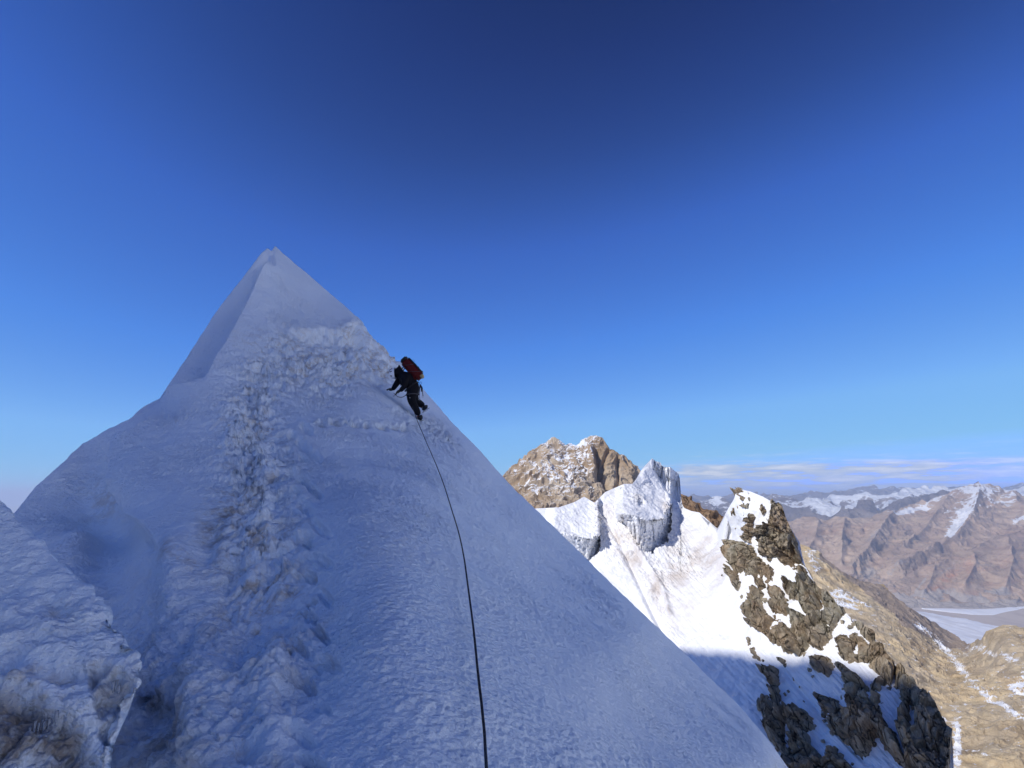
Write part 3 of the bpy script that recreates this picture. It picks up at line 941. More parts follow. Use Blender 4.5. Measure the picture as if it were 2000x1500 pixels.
# ------------------------------------------------------------------ rock of the tower, standing out of the snow
ROCKS = [
    ([(1512, 990), (1524, 988), (1540, 998), (1548, 1020), (1562, 1044), (1572, 1060), (1577, 1086), (1584, 1112), (1555, 1104), (1540, 1090), (1522, 1092), (1505, 1098), (1486, 1087), (1479, 1062), (1481, 1036), (1496, 1022), (1499, 1004)], 3.2),
    ([(1466, 1000), (1476, 1003), (1474, 1022), (1473, 1045), (1466, 1064), (1452, 1052), (1455, 1040), (1460, 1025), (1457, 1010)], 1.8),
    ([(1448, 968), (1455, 970), (1458, 984), (1463, 994), (1455, 994), (1449, 986)], 1.3), ([(1462, 960), (1468, 964), (1466, 978), (1459, 982)], 1.3),
    ([(1428, 990), (1438, 988), (1438, 1000), (1435, 1014), (1430, 1004)], 1.0), ([(1435, 956), (1455, 958), (1454, 964), (1437, 966)], 1.2),
    ([(1502, 976), (1514, 974), (1512, 988), (1502, 986)], 1.6), ([(1484, 985), (1493, 981), (1496, 1000), (1482, 1002)], 1.0), ([(1440, 984), (1450, 990), (1444, 994)], 0.9),
    ([(1426, 1057), (1440, 1054), (1470, 1066), (1480, 1083), (1500, 1100), (1514, 1112), (1508, 1132), (1490, 1128), (1470, 1128), (1455, 1120), (1445, 1122), (1430, 1110), (1420, 1090), (1417, 1077)], 1.6),
    ([(1417, 1105), (1432, 1110), (1448, 1136), (1453, 1150), (1440, 1154), (1428, 1137)], 1.5),
    ([(1466, 1120), (1490, 1125), (1495, 1145), (1485, 1154), (1470, 1142)], 1.2),
    ([(1466, 1152), (1490, 1156), (1488, 1182), (1500, 1195), (1497, 1220), (1470, 1227), (1458, 1205), (1452, 1182), (1470, 1175)], 1.4),
    ([(1535, 1138), (1562, 1134), (1585, 1128), (1600, 1158), (1606, 1185), (1597, 1207), (1580, 1207), (1560, 1182), (1542, 1172), (1531, 1157)], 2.3),
    ([(1520, 1092), (1545, 1094), (1576, 1112), (1590, 1138), (1574, 1142), (1562, 1118), (1530, 1104)], 1.6),
    ([(1584, 1118), (1606, 1150), (1640, 1178), (1642, 1196), (1626, 1202), (1612, 1190), (1600, 1165), (1588, 1142)], 1.5),
    ([(1458, 1196), (1500, 1202), (1530, 1212), (1552, 1235), (1560, 1252), (1546, 1282), (1520, 1262), (1495, 1242), (1468, 1227)], 0.9),
    ([(1583, 1196), (1612, 1203), (1627, 1215), (1613, 1277), (1600, 1277), (1583, 1267), (1588, 1235)], 2.2),
    ([(1545, 1195), (1580, 1205), (1584, 1262), (1563, 1284), (1548, 1272), (1552, 1230)], 1.5),
    ([(1500, 1150), (1530, 1150), (1545, 1185), (1540, 1205), (1515, 1205), (1500, 1185)], 0.5),
    ([(1613, 1204), (1634, 1183), (1654, 1196), (1640, 1215), (1628, 1240), (1618, 1262)], 1.5),
    ([(1637, 1247), (1665, 1244), (1700, 1258), (1716, 1290), (1692, 1297), (1660, 1292), (1640, 1287)], 1.2),
    ([(1665, 1215), (1684, 1222), (1712, 1250), (1730, 1272), (1750, 1305), (1735, 1310), (1712, 1282), (1690, 1250)], 0.7),
    ([(1590, 1284), (1606, 1279), (1626, 1285), (1634, 1305), (1621, 1323), (1601, 1319), (1590, 1310)], 1.7),
    ([(1486, 1312), (1505, 1304), (1523, 1306), (1525, 1340), (1526, 1375), (1537, 1390), (1542, 1402), (1531, 1422), (1541, 1470), (1548, 1502), (1530, 1482), (1500, 1442), (1485, 1397), (1482, 1380), (1507, 1372), (1508, 1340)], 1.9),
    ([(1534, 1378), (1560, 1390), (1576, 1384), (1592, 1410), (1597, 1432), (1580, 1427), (1586, 1460), (1602, 1465), (1616, 1500), (1622, 1600), (1530, 1600), (1528, 1500), (1546, 1440), (1535, 1400)], 1.6),
    ([(1602, 1364), (1620, 1367), (1642, 1371), (1647, 1390), (1631, 1412), (1620, 1396), (1612, 1402), (1600, 1390)], 1.2),
    ([(1650, 1311), (1668, 1310), (1682, 1325), (1702, 1345), (1708, 1390), (1722, 1425), (1752, 1440), (1764, 1465), (1778, 1510), (1740, 1480), (1715, 1445), (1700, 1465), (1680, 1482), (1658, 1462), (1661, 1400), (1657, 1350)], 2.4),
    ([(1700, 1270), (1728, 1262), (1758, 1300), (1745, 1325), (1735, 1355), (1722, 1392), (1738, 1432), (1756, 1445), (1744, 1462), (1716, 1430), (1702, 1385), (1698, 1340), (1716, 1320), (1700, 1300)], 1.5),
    ([(1744, 1302), (1790, 1335), (1815, 1362), (1850, 1400), (1875, 1445), (1882, 1600), (1790, 1600), (1775, 1490), (1757, 1442), (1757, 1400), (1762, 1372), (1748, 1336)], 2.2),
    ([(1457, 1245), (1466, 1256), (1483, 1280), (1490, 1296), (1478, 1290), (1466, 1270)], 0.9), ([(1520, 1286), (1534, 1290), (1538, 1300), (1528, 1302)], 0.7),
    ([(1612, 1500), (1640, 1480), (1670, 1500), (1700, 1530), (1700, 1600), (1612, 1600)], 1.0), ([(1612, 1398), (1632, 1402), (1636, 1430), (1622, 1440)], 0.9),
    ([(1636, 1410), (1664, 1395), (1664, 1440), (1640, 1450)], 1.0), ([(1615, 1462), (1634, 1460), (1638, 1490), (1618, 1490)], 0.9),
]
SNOWP = [[(1520, 1112), (1530, 1095 + 17), (1545, 1120), (1562, 1135), (1560, 1142), (1540, 1146), (1520, 1140), (1508, 1128)], [(1478, 1036), (1484, 1040), (1483, 1075), (1480, 1086), (1472, 1060)],
         [(1778, 1380), (1792, 1392), (1803, 1402), (1794, 1410), (1788, 1430), (1780, 1415)], [(1640, 1290), (1668, 1296), (1684, 1306), (1682, 1316), (1655, 1303)],
         [(1724, 1342), (1745, 1345), (1757, 1370), (1758, 1400), (1752, 1430), (1735, 1415), (1722, 1390)], [(1692, 1312), (1706, 1310), (1708, 1328), (1696, 1328)],
         [(1545, 1462), (1560, 1455), (1556, 1440), (1566, 1450), (1568, 1462), (1556, 1475)], [(1690, 1478), (1720, 1470), (1760, 1520), (1700, 1510)], [(1572, 1275), (1583, 1265), (1590, 1285), (1575, 1290)]]
ru = np.linspace(1408, 1895, 520)
rv_top = np.interp(ru, np.array(C_crest)[:, 0], np.array(C_crest)[:, 1])
r_crest = np.stack([ru, rv_top], 1)
P, U, V, T = sheet_base(r_crest, C_depth_l, 1600, 1408, 1884, 520, 640, backs(8, 40, 90), 1.1)
N = grid_normals(C_depth0(U, V)[..., None] * rays(U, V))
N = N * np.where((N * P).sum(-1)[:, 60:].mean() > 0, -1.0, 1.0)
sh = U.shape
P0 = P.copy()
p = P.reshape(-1, 3)
jit = fbm(p / 3.0, 4, 701).reshape(sh)
jit2 = fbm(p / 0.9, 3, 703).reshape(sh)
sd = np.full(sh, -40.0)
hh = np.zeros(sh)
for pts, h in ROCKS:
    s_ = poly_sd(U, V, pts)
    upd = s_ > sd
    sd = np.where(upd, s_, sd)
    hh = np.where(s_ > -3, np.maximum(hh, h * smooth(-3, 4, s_)), hh)
for pts in SNOWP:
    sd = np.minimum(sd, -poly_sd(U, V, pts))
tower_zone = poly_sd(U, V, [(1410, 1050), (1450, 1050), (1590, 1120), (1740, 1290), (1900, 1450), (1900, 1600), (1560, 1600), (1590, 1480), (1560, 1280), (1470, 1230)])
sd2 = sd + jit * 4.2 + jit2 * 3.2 - 1.6
rock_in = smooth(-1.2, 1.5, sd2)
# blocks split by cracks, leaning with the strata
rot = np.array(Matrix.Rotation(0.5, 3, 'Y') @ Matrix.Rotation(0.35, 3, 'X'))
pr = (p + np.stack([jit.ravel(), jit2.ravel(), jit.ravel()], 1) * 0.5) @ rot.T
v1, v2, vr, vt = voronoi(pr / np.array([3.6, 3.6, 7.5]), 5)
w1, w2, wr, wt_ = voronoi(pr / np.array([1.3, 1.3, 2.6]), 9)
blocks = (vr.reshape(sh) - 0.35) * 1.3 + vt.reshape(sh) * 2.6 - 0.9 * np.exp(-((v2 - v1).reshape(sh) / 0.05) ** 2)
chips = (wr.reshape(sh) - 0.5) * 0.4 + wt_.reshape(sh) * 0.9 - 0.3 * np.exp(-((w2 - w1).reshape(sh) / 0.06) ** 2)
rel = hh * 0.9 * (0.35 + 0.65 * smooth(0, 9, sd2)) + blocks * (0.35 + 0.32 * hh) + chips + (ridged(pr / np.array([2.5, 2.5, 7.0]), 4, 720).reshape(sh) - 1) * 0.35 + 0.1
h = rock_in * (rel + 0.55) - (1 - rock_in) * 1.6
h = np.where(T < 0, np.minimum(h, 0.4), h)
P = P + N * h[..., None]
P[T < 0] = P0[T < 0] + np.array([0.25, 0.6, 0.0]) + N[T < 0] * (rock_in * (rel + 0.3) - (1 - rock_in) * 2.0)[T < 0][:, None]
keep = rock_in > 0.02
rock_tower = link('rock_tower', grid_mesh('rock_tower', P, {'red': smooth(-0.3, 0.5, fbm(p / 14.0, 2, 733).reshape(sh))}, False, M_ROCK, keep))
tag(rock_tower, 'brown rock tower and outcrops breaking through the snow right of the ridge', kind='structure')
TOWP, TOWU, TOWV, TOWN, TOWS = P0, U, V, N, sd2

# ------------------------------------------------------------------ mountain that shades this side (left of and behind the camera)
hx, hy = math.sin(SUN_AZ), math.cos(SUN_AZ)
te = math.tan(SUN_EL)
crest_s = []
for (u, v, add) in [(1330, 1262, 0.0), (1400, 1270, 0.0), (1480, 1282, 0), (1600, 1282, 0.0), (1680, 1305, 0), (1735, 1322, 0)]:
    q = at(u, v, C_depth(np.array([float(u)]), np.array([float(v)])))[0]
    s_ = q[0] * (-hy) + q[1] * hx
    a_ = q[0] * hx + q[1] * hy
    crest_s.append((s_, q[2] - te * a_ + add))
crest_s.sort()
print('shade crest', [(round(a), round(b)) for a, b in crest_s])
nx, ny = 260, 260
A0 = 200.0
s_lo = crest_s[0][0]
gx, gy = np.meshgrid(np.linspace(-600, -8, nx), np.linspace(-500, 210, ny), indexing='ij')
gs = gx * (-hy) + gy * hx
ga = gx * hx + gy * hy
cs = np.array(crest_s)
inter = np.interp(gs, np.concatenate([[s_lo - 60], cs[:, 0], [cs[-1, 0] + 40, 120, 300]]), np.concatenate([[cs[0, 1] - 75], cs[:, 1], [cs[-1, 1] + 12, cs[-1, 1] + 30, 40]]))
H = inter + te * A0 - np.where(ga < A0, 1.35, 0.9) * np.abs(ga - A0) + np.where(gs < s_lo - 15, (gs - s_lo + 15) * 1.2, 0)
pn = np.stack([gx / 40, gy / 40, gx * 0], -1).reshape(-1, 3)
nz = fbm(pn, 5, 401).reshape(gx.shape)
H = H + nz * 9 * smooth(6, 50, np.abs(ga - A0)) + nz * 1.2
H = np.minimum(H, (-gx - 1.08 * gy) * 1.3 - 12 + nz * 3)
left_mtn = link('snow_summit', grid_mesh('snow_summit', np.stack([gx, gy, np.maximum(H, -260)], -1), {'dirt': H * 0}, True, M_FSNOW))
tag(left_mtn, kind='structure')

# unseen snow mountain and basin added at right to bounce sunlight onto the near slope
gx, gy = np.meshgrid(np.linspace(60, 1500, 150), np.linspace(-1300, 300, 150), indexing='ij')
p0, p1 = np.array([900.0, 60.0]), np.array([800.0, -760.0])
dd = p1 - p0
tq = np.clip(((gx - p0[0]) * dd[0] + (gy - p0[1]) * dd[1]) / (dd @ dd), 0, 1)
r_ = np.hypot(gx - p0[0] - tq * dd[0], gy - p0[1] - tq * dd[1])
H = 620 + 60 * np.sin(tq * 9) - r_ * (1.05 + 0.75 * smooth(-100, 40, gy)) + fbm(np.stack([gx / 150, gy / 150, gx * 0], -1).reshape(-1, 3), 6, 450).reshape(gx.shape) * 40
BAS = -190 - 0.25 * gx + fbm(np.stack([gx / 90, gy / 90, gx * 0], -1).reshape(-1, 3), 4, 455).reshape(gx.shape) * 18
BAS = np.where(gy > 0.62 * gx - 60, BAS - (gy - 0.62 * gx + 60) * 2.2, BAS)
BAS = np.maximum(BAS, -1480)
tag(link('bounce_mountain', grid_mesh('bounce_mountain', np.stack([gx, gy, np.maximum(H, BAS)], -1), {'dirt': H * 0}, True, M_FSNOW)), kind='structure')

# ------------------------------------------------------------------ far things
def far_sheet(name, crest, ctrl, vbot, u0, u1, nu, nv, back, amp, scale, mat, seed, gam=1.2, extra=None, shade=True, stretch=(1, 1, 1.0), crestamp=0.35, kind_noise='ridged', attrs=None):
    P, U, V, T = sheet_base(crest, tps(ctrl), vbot, u0, u1, nu, nv, back, gam)
    N = grid_normals(P)
    if N[nu // 2, nv // 2][2] < 0:
        N = -N
    # a smooth direction for the relief keeps the sheet from folding
    Nm = N * 0.6 + np.array([0, -0.45, 0.6])
    Nm /= np.linalg.norm(Nm, axis=2)[..., None]
    p = P.reshape(-1, 3) / scale * np.array(stretch)
    wv = np.stack([fbm(p * 0.7, 3, seed + 1), fbm(p * 0.7, 3, seed + 2), fbm(p * 0.7, 3, seed + 3)], 1) * 0.45
    r = (ridged(p + wv, 7, seed, gain=0.52) - 1.1).reshape(U.shape)
    k = smooth(-0.3, 0.25, T) * (1 - crestamp) + crestamp
    k = np.where(T < 0, crestamp, k) * smooth(1.0, 0.9, T)
    d = r * amp * k
    if extra is not None:
        d = d + extra(U, V, P)
    P = P + Nm * d[..., None]
    A = {'snow': np.zeros(U.shape), 'scree': np.zeros(U.shape), 'tint': np.zeros(U.shape)}
    if attrs is not None:
        A.update(attrs(U, V, P, T, r))
    o = link(name, grid_mesh(name, P, A, shade, mat))
    return tag(o, kind='structure')


M_PEAK = mat_mountain('tan_rock_with_snow', [(0.20, 0.14, 0.09), (0.47, 0.36, 0.25), (0.56, 0.46, 0.34), (0.40, 0.31, 0.22), (0.38, 0.27, 0.17)],
                      0.03, 0.045, 8, -60, 120, 0.62, tilt=(0.5, 0.75, 0), streak=(1, 1, 0.35))
M_BACK = mat_rock('reddish_brown_rock', [(0.07, 0.045, 0.03), (0.24, 0.15, 0.09), (0.34, 0.23, 0.14), (0.42, 0.31, 0.2), (0.22, 0.16, 0.11)], 0.25, 1.0)
M_FLANK = mat_mountain('yellow_brown_scree_and_slabs', [(0.30, 0.21, 0.12), (0.54, 0.415, 0.25), (0.62, 0.50, 0.32), (0.48, 0.36, 0.22), (0.47, 0.39, 0.28)],
                       0.022, 0.035, 6, -400, 0, 0.05, tilt=(0.5, -0.6, 0.3), streak=(1, 1, 0.6), scree=(0.34, 0.275, 0.225))
M_GREAT = mat_mountain('mauve_brown_rock', [(0.33, 0.215, 0.15), (0.46, 0.325, 0.23), (0.54, 0.41, 0.295), (0.42, 0.295, 0.21), (0.37, 0.265, 0.20)],
                       0.006, 0.005, 80, -500, 450, 0.62, tilt=(0.12, 0.1, 0), streak=(1, 1, 0.7), smax=0.9)
M_RED = mat_mountain('red_brown_rock', [(0.31, 0.185, 0.12), (0.44, 0.29, 0.20), (0.50, 0.37, 0.26), (0.38, 0.25, 0.17), (0.33, 0.235, 0.18)],
                     0.006, 0.004, 70, -900, 1500, 0.1, tilt=(0.3, 0.3, 0), streak=(1, 1, 0.7), smax=0.5)
M_RANGE = mat_mountain('grey_violet_rock_and_snow', [(0.14, 0.11, 0.11), (0.22, 0.175, 0.165), (0.30, 0.25, 0.22), (0.20, 0.165, 0.16), (0.17, 0.15, 0.155)],
                       0.003, 0.0019, 220, -900, 500, 0.36, tilt=(0.1, 0.1, 0), streak=(1, 1, 0.8))

# brown knoll behind the saddle
far_sheet('rocky_knoll', [(1300, 950), (1327, 963), (1345, 971), (1363, 983), (1377, 991), (1390, 995), (1414, 1004), (1450, 1020)],
          [(1300, 950, 330), (1345, 971, 325), (1390, 995, 310), (1450, 1020, 300), (1300, 1080, 290), (1450, 1080, 270)], 1080, 1300, 1450, 120, 110, backs(6, 60, 90), 3.2, 14, M_BACK, 800, shade=False)


# twin-topped rock peak
def peak_extra(U, V, P):
    d = np.zeros(U.shape)
    a, sg, pos = line_dist(U, V, [(1160, 868), (1168, 900), (1172, 930), (1184, 945), (1192, 962)])
    d += -26 * np.exp(-(a / 6.0) ** 2) * smooth(0, 0.2, pos)
    a, sg, pos = line_dist(U, V, [(1190, 875), (1178, 900), (1176, 925)])
    d += -12 * np.exp(-(a / 3.5) ** 2)
    a, sg, pos = line_dist(U, V, [(1150, 856), (1158, 885), (1160, 920)])
    d += 14 * np.exp(-(a / 9.0) ** 2) * smooth(0.1, 0.4, pos)
    a, sg, pos = line_dist(U, V, [(1208, 890), (1208, 930), (1205, 950)])
    d += -10 * np.exp(-(a / 3.5) ** 2)
    a, sg, pos = line_dist(U, V, [(1082, 858), (1070, 900), (1040, 960)])
    d += 8 * np.exp(-(a / 14.0) ** 2) * smooth(0.1, 0.4, pos)
    return d


def peak_attr(U, V, P, T, r):
    s = blobs(U, V, [(1122, 866, 18, 4, 3, 1.6), (1215, 892, 3, 16, -8, 0.5), (1186, 880, 3, 14, 25, 0.5),
                     (1110, 920, 45, 35, -35, 0.16), (1060, 950, 40, 40, -35, 0.13), (1140, 960, 50, 20, -30, 0.12)])
    s -= smooth(1155, 1180, U) * 0.30 + blobs(U, V, [(1050, 880, 30, 20, -30, 0.12), (1150, 940, 30, 8, -25, 0.1), (1085, 862, 12, 10, 0, 0.2), (1120, 975, 40, 8, -25, 0.12)])
    return {'snow': s}


far_sheet('rocky_peak', [(860, 1060), (930, 975), (982, 928), (1003, 908), (1030, 885), (1057, 868), (1070, 859), (1081, 854), (1094, 861), (1107, 866), (1123, 868), (1137, 860), (1153, 852), (1163, 850),
                         (1177, 853), (1185, 864), (1203, 881), (1225, 895), (1241, 908), (1250, 920), (1290, 958), (1340, 1010)],
          [(860, 1060, 1250), (982, 928, 1250), (1081, 854, 1250), (1123, 868, 1240), (1163, 850, 1210), (1250, 920, 1200), (1340, 1010, 1190), (1190, 935, 1150), (1100, 930, 1130), (1040, 940, 1150),
           (1000, 1010, 1050), (1100, 1010, 1010), (1200, 1000, 1040), (1300, 1020, 1100), (1150, 920, 1140), (1215, 930, 1130), (900, 1080, 1100)],
          1070, 860, 1340, 460, 330, backs(8, 400, 500), 9, 34, M_PEAK, 820, extra=peak_extra, attrs=peak_attr, crestamp=0.12, shade=False, stretch=(1, 1, 0.8))

# brown flank running down to the glacier
def flank_attr(U, V, P, T, r):
    s = blobs(U, V, [(1665, 1172, 30, 2.2, 18, 0.7), (1800, 1225, 22, 7, 35, 0.35), (1840, 1262, 28, 9, 45, 0.34), (1880, 1310, 30, 8, 50, 0.30), (1930, 1360, 40, 7, 35, 0.26), (1985, 1395, 30, 7, 30, 0.35),
                     (1640, 1160, 30, 10, 30, 0.22), (1990, 1340, 14, 26, 50, 0.45), (1870, 1450, 8, 50, 0, 0.5), (1590, 1090, 12, 26, -20, 0.25), (1840, 1402, 6, 5, 0, 0.9),
                     (1905, 1265, 22, 8, 0, 0.3), (1950, 1275, 40, 8, 10, 0.25), (1960, 1300, 6, 30, 40, 0.2), (1650, 1180, 40, 4, 8, 0.3)])
    sc = smooth(-4, 6, poly_sd(U, V, [(1600, 1060), (1700, 1130), (1745, 1155), (1900, 1262), (1890, 1275), (1850, 1264), (1800, 1238), (1760, 1222), (1745, 1200), (1715, 1180), (1680, 1150), (1600, 1090)]))
    return {'snow': s - sc * 0.05, 'scree': sc * 1.0}


far_sheet('brown_mountainside', [(1500, 1040), (1540, 1052), (1566, 1064), (1597, 1076), (1622, 1097), (1650, 1121), (1685, 1134), (1727, 1142), (1744, 1160), (1780, 1191), (1825, 1216), (1860, 1237), (1880, 1252), (1891, 1258),
                                 (1900, 1256), (1910, 1248), (1919, 1251), (1926, 1233), (1940, 1228), (1965, 1221), (2000, 1226), (2060, 1215), (2160, 1240), (2300, 1300)],
          [(1500, 1040, 1750), (1597, 1076, 1650), (1685, 1135, 1600), (1744, 1160, 1560), (1825, 1216, 1520), (1885, 1256, 1450), (1930, 1233, 1250), (2000, 1226, 1200), (2160, 1240, 1150), (2300, 1300, 1100),
           (1600, 1300, 1150), (1700, 1300, 1080), (1860, 1500, 760), (2000, 1500, 720), (2000, 1350, 950), (1900, 1300, 1180), (1800, 1300, 1130), (1700, 1200, 1350), (1780, 1230, 1350), (1900, 1700, 560), (1600, 1700, 600), (2300, 1700, 520)],
          1700, 1500, 2300, 560, 420, backs(8, 700, 1100), 6.5, 48, M_FLANK, 840, attrs=flank_attr, crestamp=0.2, shade=False, stretch=(1, 1, 1))

# valley floor with its glacier
GZ = -1500.0
xs = np.concatenate([np.linspace(-90000, -9000, 20), np.linspace(-8000, 12000, 160), np.linspace(13000, 90000, 20)])
ys = np.concatenate([np.linspace(-60000, 3000, 16), np.linspace(3300, 10500, 180), np.linspace(11000, 120000, 40)])
gx, gy = np.meshgrid(xs, ys, indexing='ij')
z = GZ + (fbm(np.stack([gx / 900, gy / 900, gx * 0], -1).reshape(-1, 3), 5, 880).reshape(gx.shape)) * 5
far_m = NT('valley_gravel')
c = far_m.ramp(far_m.noise(far_m.pos((1, 0.3, 1), (0, 0, 0.4)), 0.004, 8, 0.7), [(0.3, (0.42, 0.34, 0.28)), (0.55, (0.55, 0.46, 0.38)), (0.8, (0.46, 0.38, 0.32))])
far_m.set('Base Color', c)
far_m.set('Roughness', 0.95)
tag(link('valley_floor', grid_mesh('valley_floor', np.stack([gx, gy, z], -1), {}, True, far_m.m)), kind='structure')


def plane_pt(u, v, z):
    r = rays(u, v)
    return r * (z / r[..., 2])[..., None]


gm = NT('glacier_ice')
st = gm.noise(gm.pos((1, 0.14, 1), (0, 0, 1.05)), 0.006, 8, 0.62)
gm.set('Base Color', gm.ramp(st, [(0.30, (0.62, 0.60, 0.58)), (0.5, (0.86, 0.85, 0.84)), (0.7, (0.76, 0.75, 0.73))]))
gm.set('Roughness', 0.7)
GL = np.array([(1690, 1150, 1330), (1740, 1170, 1330), (1780, 1187, 1330), (1830, 1194, 1330), (1880, 1203, 1330), (1930, 1213, 1330), (1980, 1222, 1340), (2060, 1232, 1350), (2250, 1262, 1400)], float)
a = np.linspace(1690, 2250, 200)
top, bot = np.interp(a, GL[:, 0], GL[:, 1]), np.interp(a, GL[:, 0], GL[:, 2])
t = np.linspace(0, 1, 120)
Ug = np.repeat(a[:, None], 120, 1)
Vg = top[:, None] + (bot - top)[:, None] * t
Pg = plane_pt(Ug, Vg, GZ + 22)
Pg[..., 2] += 22 * smooth(0, 0.05, t)[None] - 26 + fbm(Pg.reshape(-1, 3) / 260, 4, 890).reshape(Ug.shape) * 10
tag(link('glacier', grid_mesh('glacier', Pg, {}, True, gm.m)), 'pale glacier tongue in the valley below the brown mountainside', kind='structure')
a = np.linspace(1800, 2040, 120)
top, bot = np.interp(a, [1800, 1850, 1900, 1940, 1985, 2040], [1187, 1187, 1188, 1187, 1180, 1170]), np.interp(a, [1800, 1850, 1900, 1940, 1985, 2040], [1188, 1194, 1199, 1200, 1190, 1178])
t = np.linspace(0, 1, 14)
Ug = np.repeat(a[:, None], 14, 1)
Vg = top[:, None] + (bot - top)[:, None] * t
Pg = plane_pt(Ug, Vg, GZ + 9)
Pg[..., 2] += -13 + 13 * np.sin(np.pi * t)[None] ** 0.35
tag(link('glacier', grid_mesh('glacier', Pg, {}, True, gm.m)), 'narrow white glacier branch beyond the gravel bank', kind='structure')

# the great mauve mountain
def great_attr(U, V, P, T, r):
    s = blobs(U, V, [(1870, 1010, 60, 26, -30, 0.30), (1810, 985, 40, 10, -22, 0.25), (1870, 1035, 12, 34, 32, 0.75), (1855, 1055, 20, 8, -40, 0.5), (1770, 1000, 40, 6, -12, 0.6), (1990, 1020, 26, 6, -10, 0.6),
                     (1920, 960, 40, 16, 0, 0.25), (1960, 985, 40, 12, 0, 0.22), (1700, 1065, 10, 30, 45, 0.3), (1780, 1040, 4, 30, 30, 0.2)])
    sc = blobs(U, V, [(1700, 1120, 30, 12, -30, 0.6), (1640, 1150, 60, 14, 20, 0.4), (1720, 1150, 40, 20, 0, 0.5), (1600, 1040, 80, 6, 0, 0.15), (1700, 1062, 12, 34, 45, 0.55), (1790, 1075, 40, 10, -20, 0.3), (1750, 1120, 30, 8, -20, 0.5)]) + smooth(1165, 1180, V) * 0.8
    return {'snow': s - 0.2 - 0.25 * smooth(1040, 1110, V), 'scree': sc, 'tint': blobs(U, V, [(1620, 1040, 60, 6, 0, 0.3), (1680, 1030, 40, 5, 0, 0.3)])}


def great_extra(U, V, P):
    d = np.zeros(U.shape)
    for L, A, w in [([(1911, 942), (1905, 985), (1893, 1025), (1870, 1060), (1810, 1090), (1750, 1120)], 210, 16), ([(1748, 999), (1720, 1040), (1690, 1090), (1660, 1125)], 220, 16),
                    ([(1600, 1015), (1590, 1060), (1570, 1100)], 150, 14), ([(1650, 1010), (1640, 1060), (1640, 1110)], 150, 12), ([(1965, 959), (1990, 1000), (2020, 1030)], 180, 14),
                    ([(1860, 965), (1830, 1010), (1800, 1045), (1770, 1070)], 150, 10)]:
        a, sg, pos = line_dist(U, V, L)
        d += A * np.exp(-a / w) * smooth(0, 0.15, pos)
    return d


far_sheet('great_mountain', [(1440, 1060), (1500, 1038), (1545, 1018), (1573, 1009), (1590, 1012), (1604, 1015), (1625, 1012), (1650, 1010), (1685, 1011), (1706, 1011), (1748, 999), (1775, 988), (1800, 978), (1812, 982), (1846, 964),
                             (1865, 958), (1881, 952), (1895, 947), (1904, 944), (1911, 939), (1918, 944), (1926, 945), (1944, 947), (1955, 953), (1965, 959), (1996, 972), (2060, 985), (2160, 950), (2300, 960)],
          [(1440, 1060, 10500), (1545, 1018, 11200), (1650, 1010, 11200), (1748, 999, 11800), (1800, 978, 12300), (1911, 942, 12600), (1965, 959, 12600), (2060, 985, 12300), (2300, 960, 12500),
           (1540, 1100, 9600), (1650, 1140, 9000), (1750, 1100, 9500), (1850, 1040, 10800), (1440, 1194, 8050), (1780, 1194, 8050), (2000, 1194, 8050), (2300, 1194, 8050), (2000, 1060, 10000), (1600, 1060, 10200), (1620, 1170, 8500)],
          1194, 1440, 2300, 620, 330, backs(7, 3000, 1800), 70, 480, M_GREAT, 900, extra=great_extra, attrs=great_attr, crestamp=0.12)


def red_attr(U, V, P, T, r):
    sc = smooth(1146, 1172, V + (U - 1850) * 0.02 + 6 * np.sin(U / 17.0)) * 1.0 + blobs(U, V, [(1800, 1140, 4, 30, 35, 0.7), (1780, 1165, 30, 8, 0, 0.6), (1850, 1112, 3, 40, 50, 0.5), (1895, 1090, 3, 40, 50, 0.4)])
    ti = blobs(U, V, [(1850, 1130, 34, 9, -35, 0.8), (1890, 1122, 8, 24, 10, 0.5), (1830, 1150, 20, 6, -30, 0.5), (1960, 1100, 40, 10, 0, 0.15)])
    return {'snow': U * 0 - 0.3, 'scree': sc, 'tint': ti}


def red_extra(U, V, P):
    d = np.zeros(U.shape)
    for L, A, w in [([(1825, 1105), (1815, 1140), (1800, 1165)], 90, 8), ([(1891, 1072), (1900, 1110), (1880, 1150)], 120, 12), ([(1960, 1045), (1975, 1100), (1960, 1150)], 120, 14)]:
        a, sg, pos = line_dist(U, V, L)
        d += A * np.exp(-a / w) * smooth(0, 0.15, pos)
    return d


far_sheet('red_mountain', [(1690, 1170), (1725, 1152), (1741, 1142), (1760, 1129), (1780, 1120), (1800, 1110), (1825, 1105), (1860, 1088), (1891, 1074), (1920, 1060), (1940, 1050), (2000, 1033), (2080, 1010), (2200, 1000), (2350, 1010)],
          [(1690, 1170, 8450), (1741, 1142, 8700), (1825, 1105, 9000), (1891, 1072, 9400), (2000, 1032, 10000), (2200, 1000, 10300), (2350, 1010, 10300), (1690, 1190, 8120), (1850, 1165, 8500), (1850, 1130, 8780), (2000, 1110, 9000),
           (2000, 1160, 8550), (2000, 1187, 8200), (1850, 1187, 8200), (2350, 1187, 8200), (2350, 1100, 9100), (1850, 1175, 8350), (2000, 1175, 8350)],
          1189, 1690, 2350, 400, 200, backs(6, 1500, 1000), 55, 520, M_RED, 930, extra=red_extra, crestamp=0.3, attrs=red_attr)


